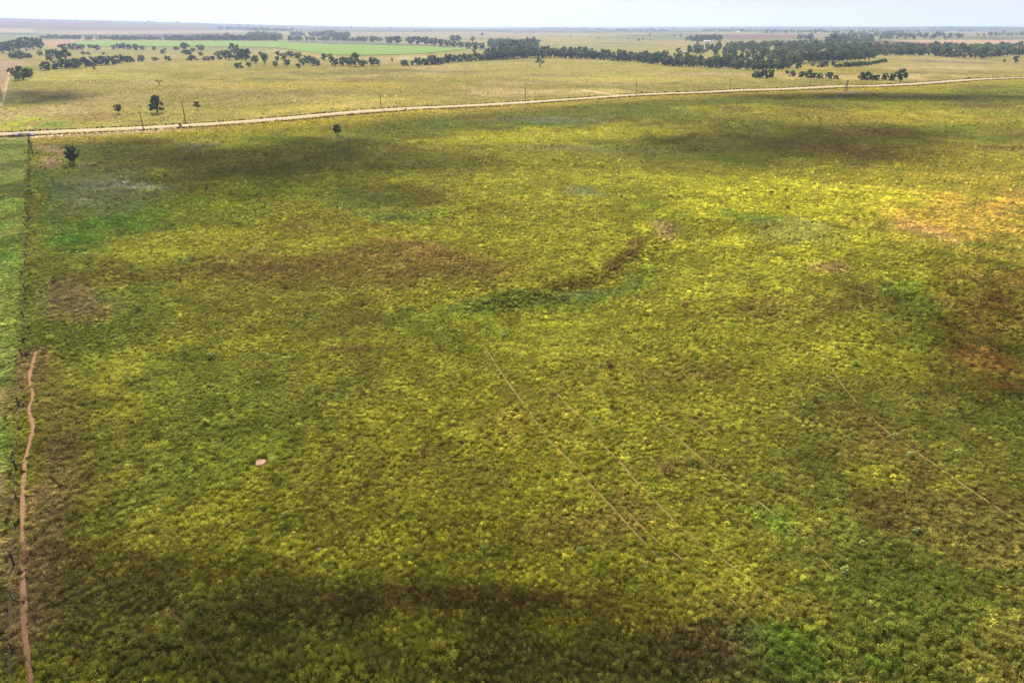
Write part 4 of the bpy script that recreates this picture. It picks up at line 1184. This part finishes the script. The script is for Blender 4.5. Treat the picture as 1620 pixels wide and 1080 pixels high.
# ------------------------------------------------------------------ bare ant mounds and pale weed clumps in the near meadow
def mound(px, py, wp, label, seed):
    p = ground(px, py); r = wp * depth_of(p) / F / 2; rg = random.Random(seed)
    V = [(0, 0, .02)]; Fc = []; n = 28
    for j, (q, z) in enumerate(((.3, .05), (.62, .09), (.85, .04), (1.05, -.1))):
        for i in range(n):
            t = i * 2 * math.pi / n; rr = r * q * (1 + (rg.uniform(-.25, .25) if j > 1 else 0))
            x, y = rr * math.cos(t), rr * math.sin(t)
            V.append((x, y, z * rg.uniform(.7, 1.2) + zat(p[0] + x, p[1] + y) - zat(*p)))
    for i in range(n):
        i2 = (i + 1) % n
        Fc.append((0, 1 + i, 1 + i2))
        for j in range(3): Fc.append((1 + j * n + i, 1 + (j + 1) * n + i, 1 + (j + 1) * n + i2, 1 + j * n + i2))
    o = mesh_obj("ant_mound", V, Fc, M_MOUND); o.location = (p[0], p[1], zat(*p) + .06)
    return tag(o, label, 'dirt mound')
M_MOUND = plain("pink_mound_soil", tuple(C(206, 164, 140)), 1, .4, 3.5, spec=.05, bump=.6)
mound(413, 732, 18, "bare pinkish dirt mound with ragged rim in the green meadow", 1)
mound(505, 869, 8, "small bare pinkish dirt spot below the larger mound", 2)

weed_kind = [crown_mesh("weed_leaves", 'bush', 50 + i, leaf_material("pale_weed_leaves", [C(168, 172, 84) * 2, C(150, 162, 92) * 2, C(176, 182, 60) * 2], .4), 16, 26, .06) for i in range(3)]
WEEDS = [(452, 816, 13, "low round yellow-green weed clump left of the small dirt spot"), (765, 868, 11, "round pale green weed clump in the brownish grass above the dark slope"),
         (917, 872, 13, "pale green weed clump right of the other above the dark slope"), (548, 757, 8, "small bright yellow weed clump right of the bare dirt mound"),
         (326, 670, 13, "pale grey-green weed clump above the bare dirt mound"), (335, 565, 14, "flat pale weed clump high in the left meadow"), (408, 608, 9, "round yellow-green weed clump in the left meadow"),
         (940, 667, 12, "dark-based weed clump touching the long cattle trail"), (1000, 560, 10, "round green weed clump beside the uppermost faint trail"), (1440, 722, 14, "pale weed clump beside the right-hand cattle trail"),
         (1515, 718, 14, "pale weed clump above the right-hand cattle trail"), (1415, 692, 12, "pale weed clump growing on the right-hand cattle trail's bend"), (1540, 684, 11, "pale weed clump below the red bare patches"),
         (1355, 578, 13, "pale weed clump near the top of the right-hand trail"), (1612, 540, 10, "bright weed clump at the right edge beside the brown patch"), (770, 521, 10, "pale weed clump just below the green swale"),
         (798, 533, 14, "widest pale weed clump below the green swale"), (1335, 905, 17, "pale grey-green weed clump in the lower right meadow"), (1365, 862, 13, "yellow-green weed clump in the lower right meadow above a paler one"),
         (1450, 840, 12, "tall weed clump left of the brown dead patch in the lower right")]
for i, (x, y, w, lab) in enumerate(WEEDS):
    p = ground(x, y); s = w * depth_of(p) / F
    o = empty("weed_clump", (p[0], p[1], zat(*p)), i * 1.3, (s, s, s * .75)); tag(o, lab, 'weed', 'pale weed clumps in the meadow')
    link(bpy.data.objects.new("leaves", weed_kind[i % 3]), o)
    link(bpy.data.objects.new("stem", KIND['bush'][0][1]), o)

# ------------------------------------------------------------------ drifting clouds overhead (above the frame) that shade parts of the land
M_CLOUD = bpy.data.materials.new("thin_cloud"); M_CLOUD.use_nodes = True
_nt = M_CLOUD.node_tree; _nt.nodes.clear()
_o = _nt.nodes.new("ShaderNodeOutputMaterial"); _m = _nt.nodes.new("ShaderNodeMixShader"); _m.inputs[0].default_value = .058
_a = _nt.nodes.new("ShaderNodeBsdfTransparent"); _b = _nt.nodes.new("ShaderNodeBsdfTranslucent"); _b.inputs["Color"].default_value = (.9, .9, .9, 1)
_nt.links.new(_a.outputs[0], _m.inputs[1]); _nt.links.new(_b.outputs[0], _m.inputs[2]); _nt.links.new(_m.outputs[0], _o.inputs["Surface"])
_bm = bmesh.new(); bmesh.ops.create_icosphere(_bm, subdivisions=2, radius=1)
ICO_V = np.array([v.co[:] for v in _bm.verts]); ICO_F = [tuple(v.index for v in f.verts) for f in _bm.faces]; _bm.free()
def cloud(px, py, rx, ry, n, label, seed, alt=620.0):
    c = flat_ground(px, py)
    a = (flat_ground(px + rx, py) - flat_ground(px - rx, py)) / 2
    b = (flat_ground(px, py + ry) - flat_ground(px, py - ry)) / 2
    t = alt / SUN_DIR.z
    rg = np.random.default_rng(seed); V = []; Fc = []
    la, lb = np.linalg.norm(a), np.linalg.norm(b)
    for _ in range(n):
        th = rg.uniform(0, 6.283); q = rg.random() ** .6 * .8
        off = a * q * math.cos(th) + b * q * math.sin(th)
        s = rg.uniform(.22, .5) * (1.15 - q)
        k = len(V)
        P = ICO_V * (1 + .12 * rg.normal(size=(len(ICO_V), 1)))
        P = np.outer(P[:, 0] * s, np.append(a, 0)) + np.outer(P[:, 1] * s, np.append(b, 0)) + np.outer(P[:, 2] * s * .35 * min(la, lb), (0, 0, 1))
        V += [tuple(p + np.array([off[0], off[1], rg.uniform(-20, 20)])) for p in P]
        Fc += [tuple(k + i for i in f) for f in ICO_F]
    o = mesh_obj("cloud", V, Fc, M_CLOUD, smooth_=True)
    o.location = (c[0] + SUN_DIR.x * t, c[1] + SUN_DIR.y * t, alt)
    tag(o, label, kind="stuff")
CLOUDS = [(1270, 222, 310, 42, "thin cloud shading the dark hollow right of centre"), (1600, 520, 170, 120, "thin cloud shading the brown patch at the right edge"),
          (560, 1050, 900, 130, "thin cloud shading the near slope"), (420, 262, 430, 66, "thin cloud shading the upper left meadow"), (1380, 153, 330, 7, "narrow cloud shading the strip below the windmill"),
          (40, 156, 110, 16, "small cloud shading the bank by the lane")]
for i, (a, b, c, d, lab) in enumerate(CLOUDS):
    cloud(a, b, c, d, (32, 12, 14, 26, 34, 34)[i], lab, 60 + i)

# ------------------------------------------------------------------ haze: the air over the plain
mh = bpy.data.materials.new("pale_air"); mh.use_nodes = True
nt = mh.node_tree; nt.nodes.clear()
ho = nt.nodes.new("ShaderNodeOutputMaterial"); pv = nt.nodes.new("ShaderNodeVolumePrincipled")
pv.inputs["Color"].default_value = (.5, .62, .92, 1); pv.inputs["Density"].default_value = 8.5e-5; pv.inputs["Anisotropy"].default_value = .25
nt.links.new(pv.outputs["Volume"], ho.inputs["Volume"])
mh.cycles.volume_sampling = 'DISTANCE'
HZ = 26000.0
hb = MB().box((0, 0, 125), (2 * HZ, 2 * HZ, 350)).build("haze", mh)
tag(hb, "pale blue air over the whole plain", kind="stuff")
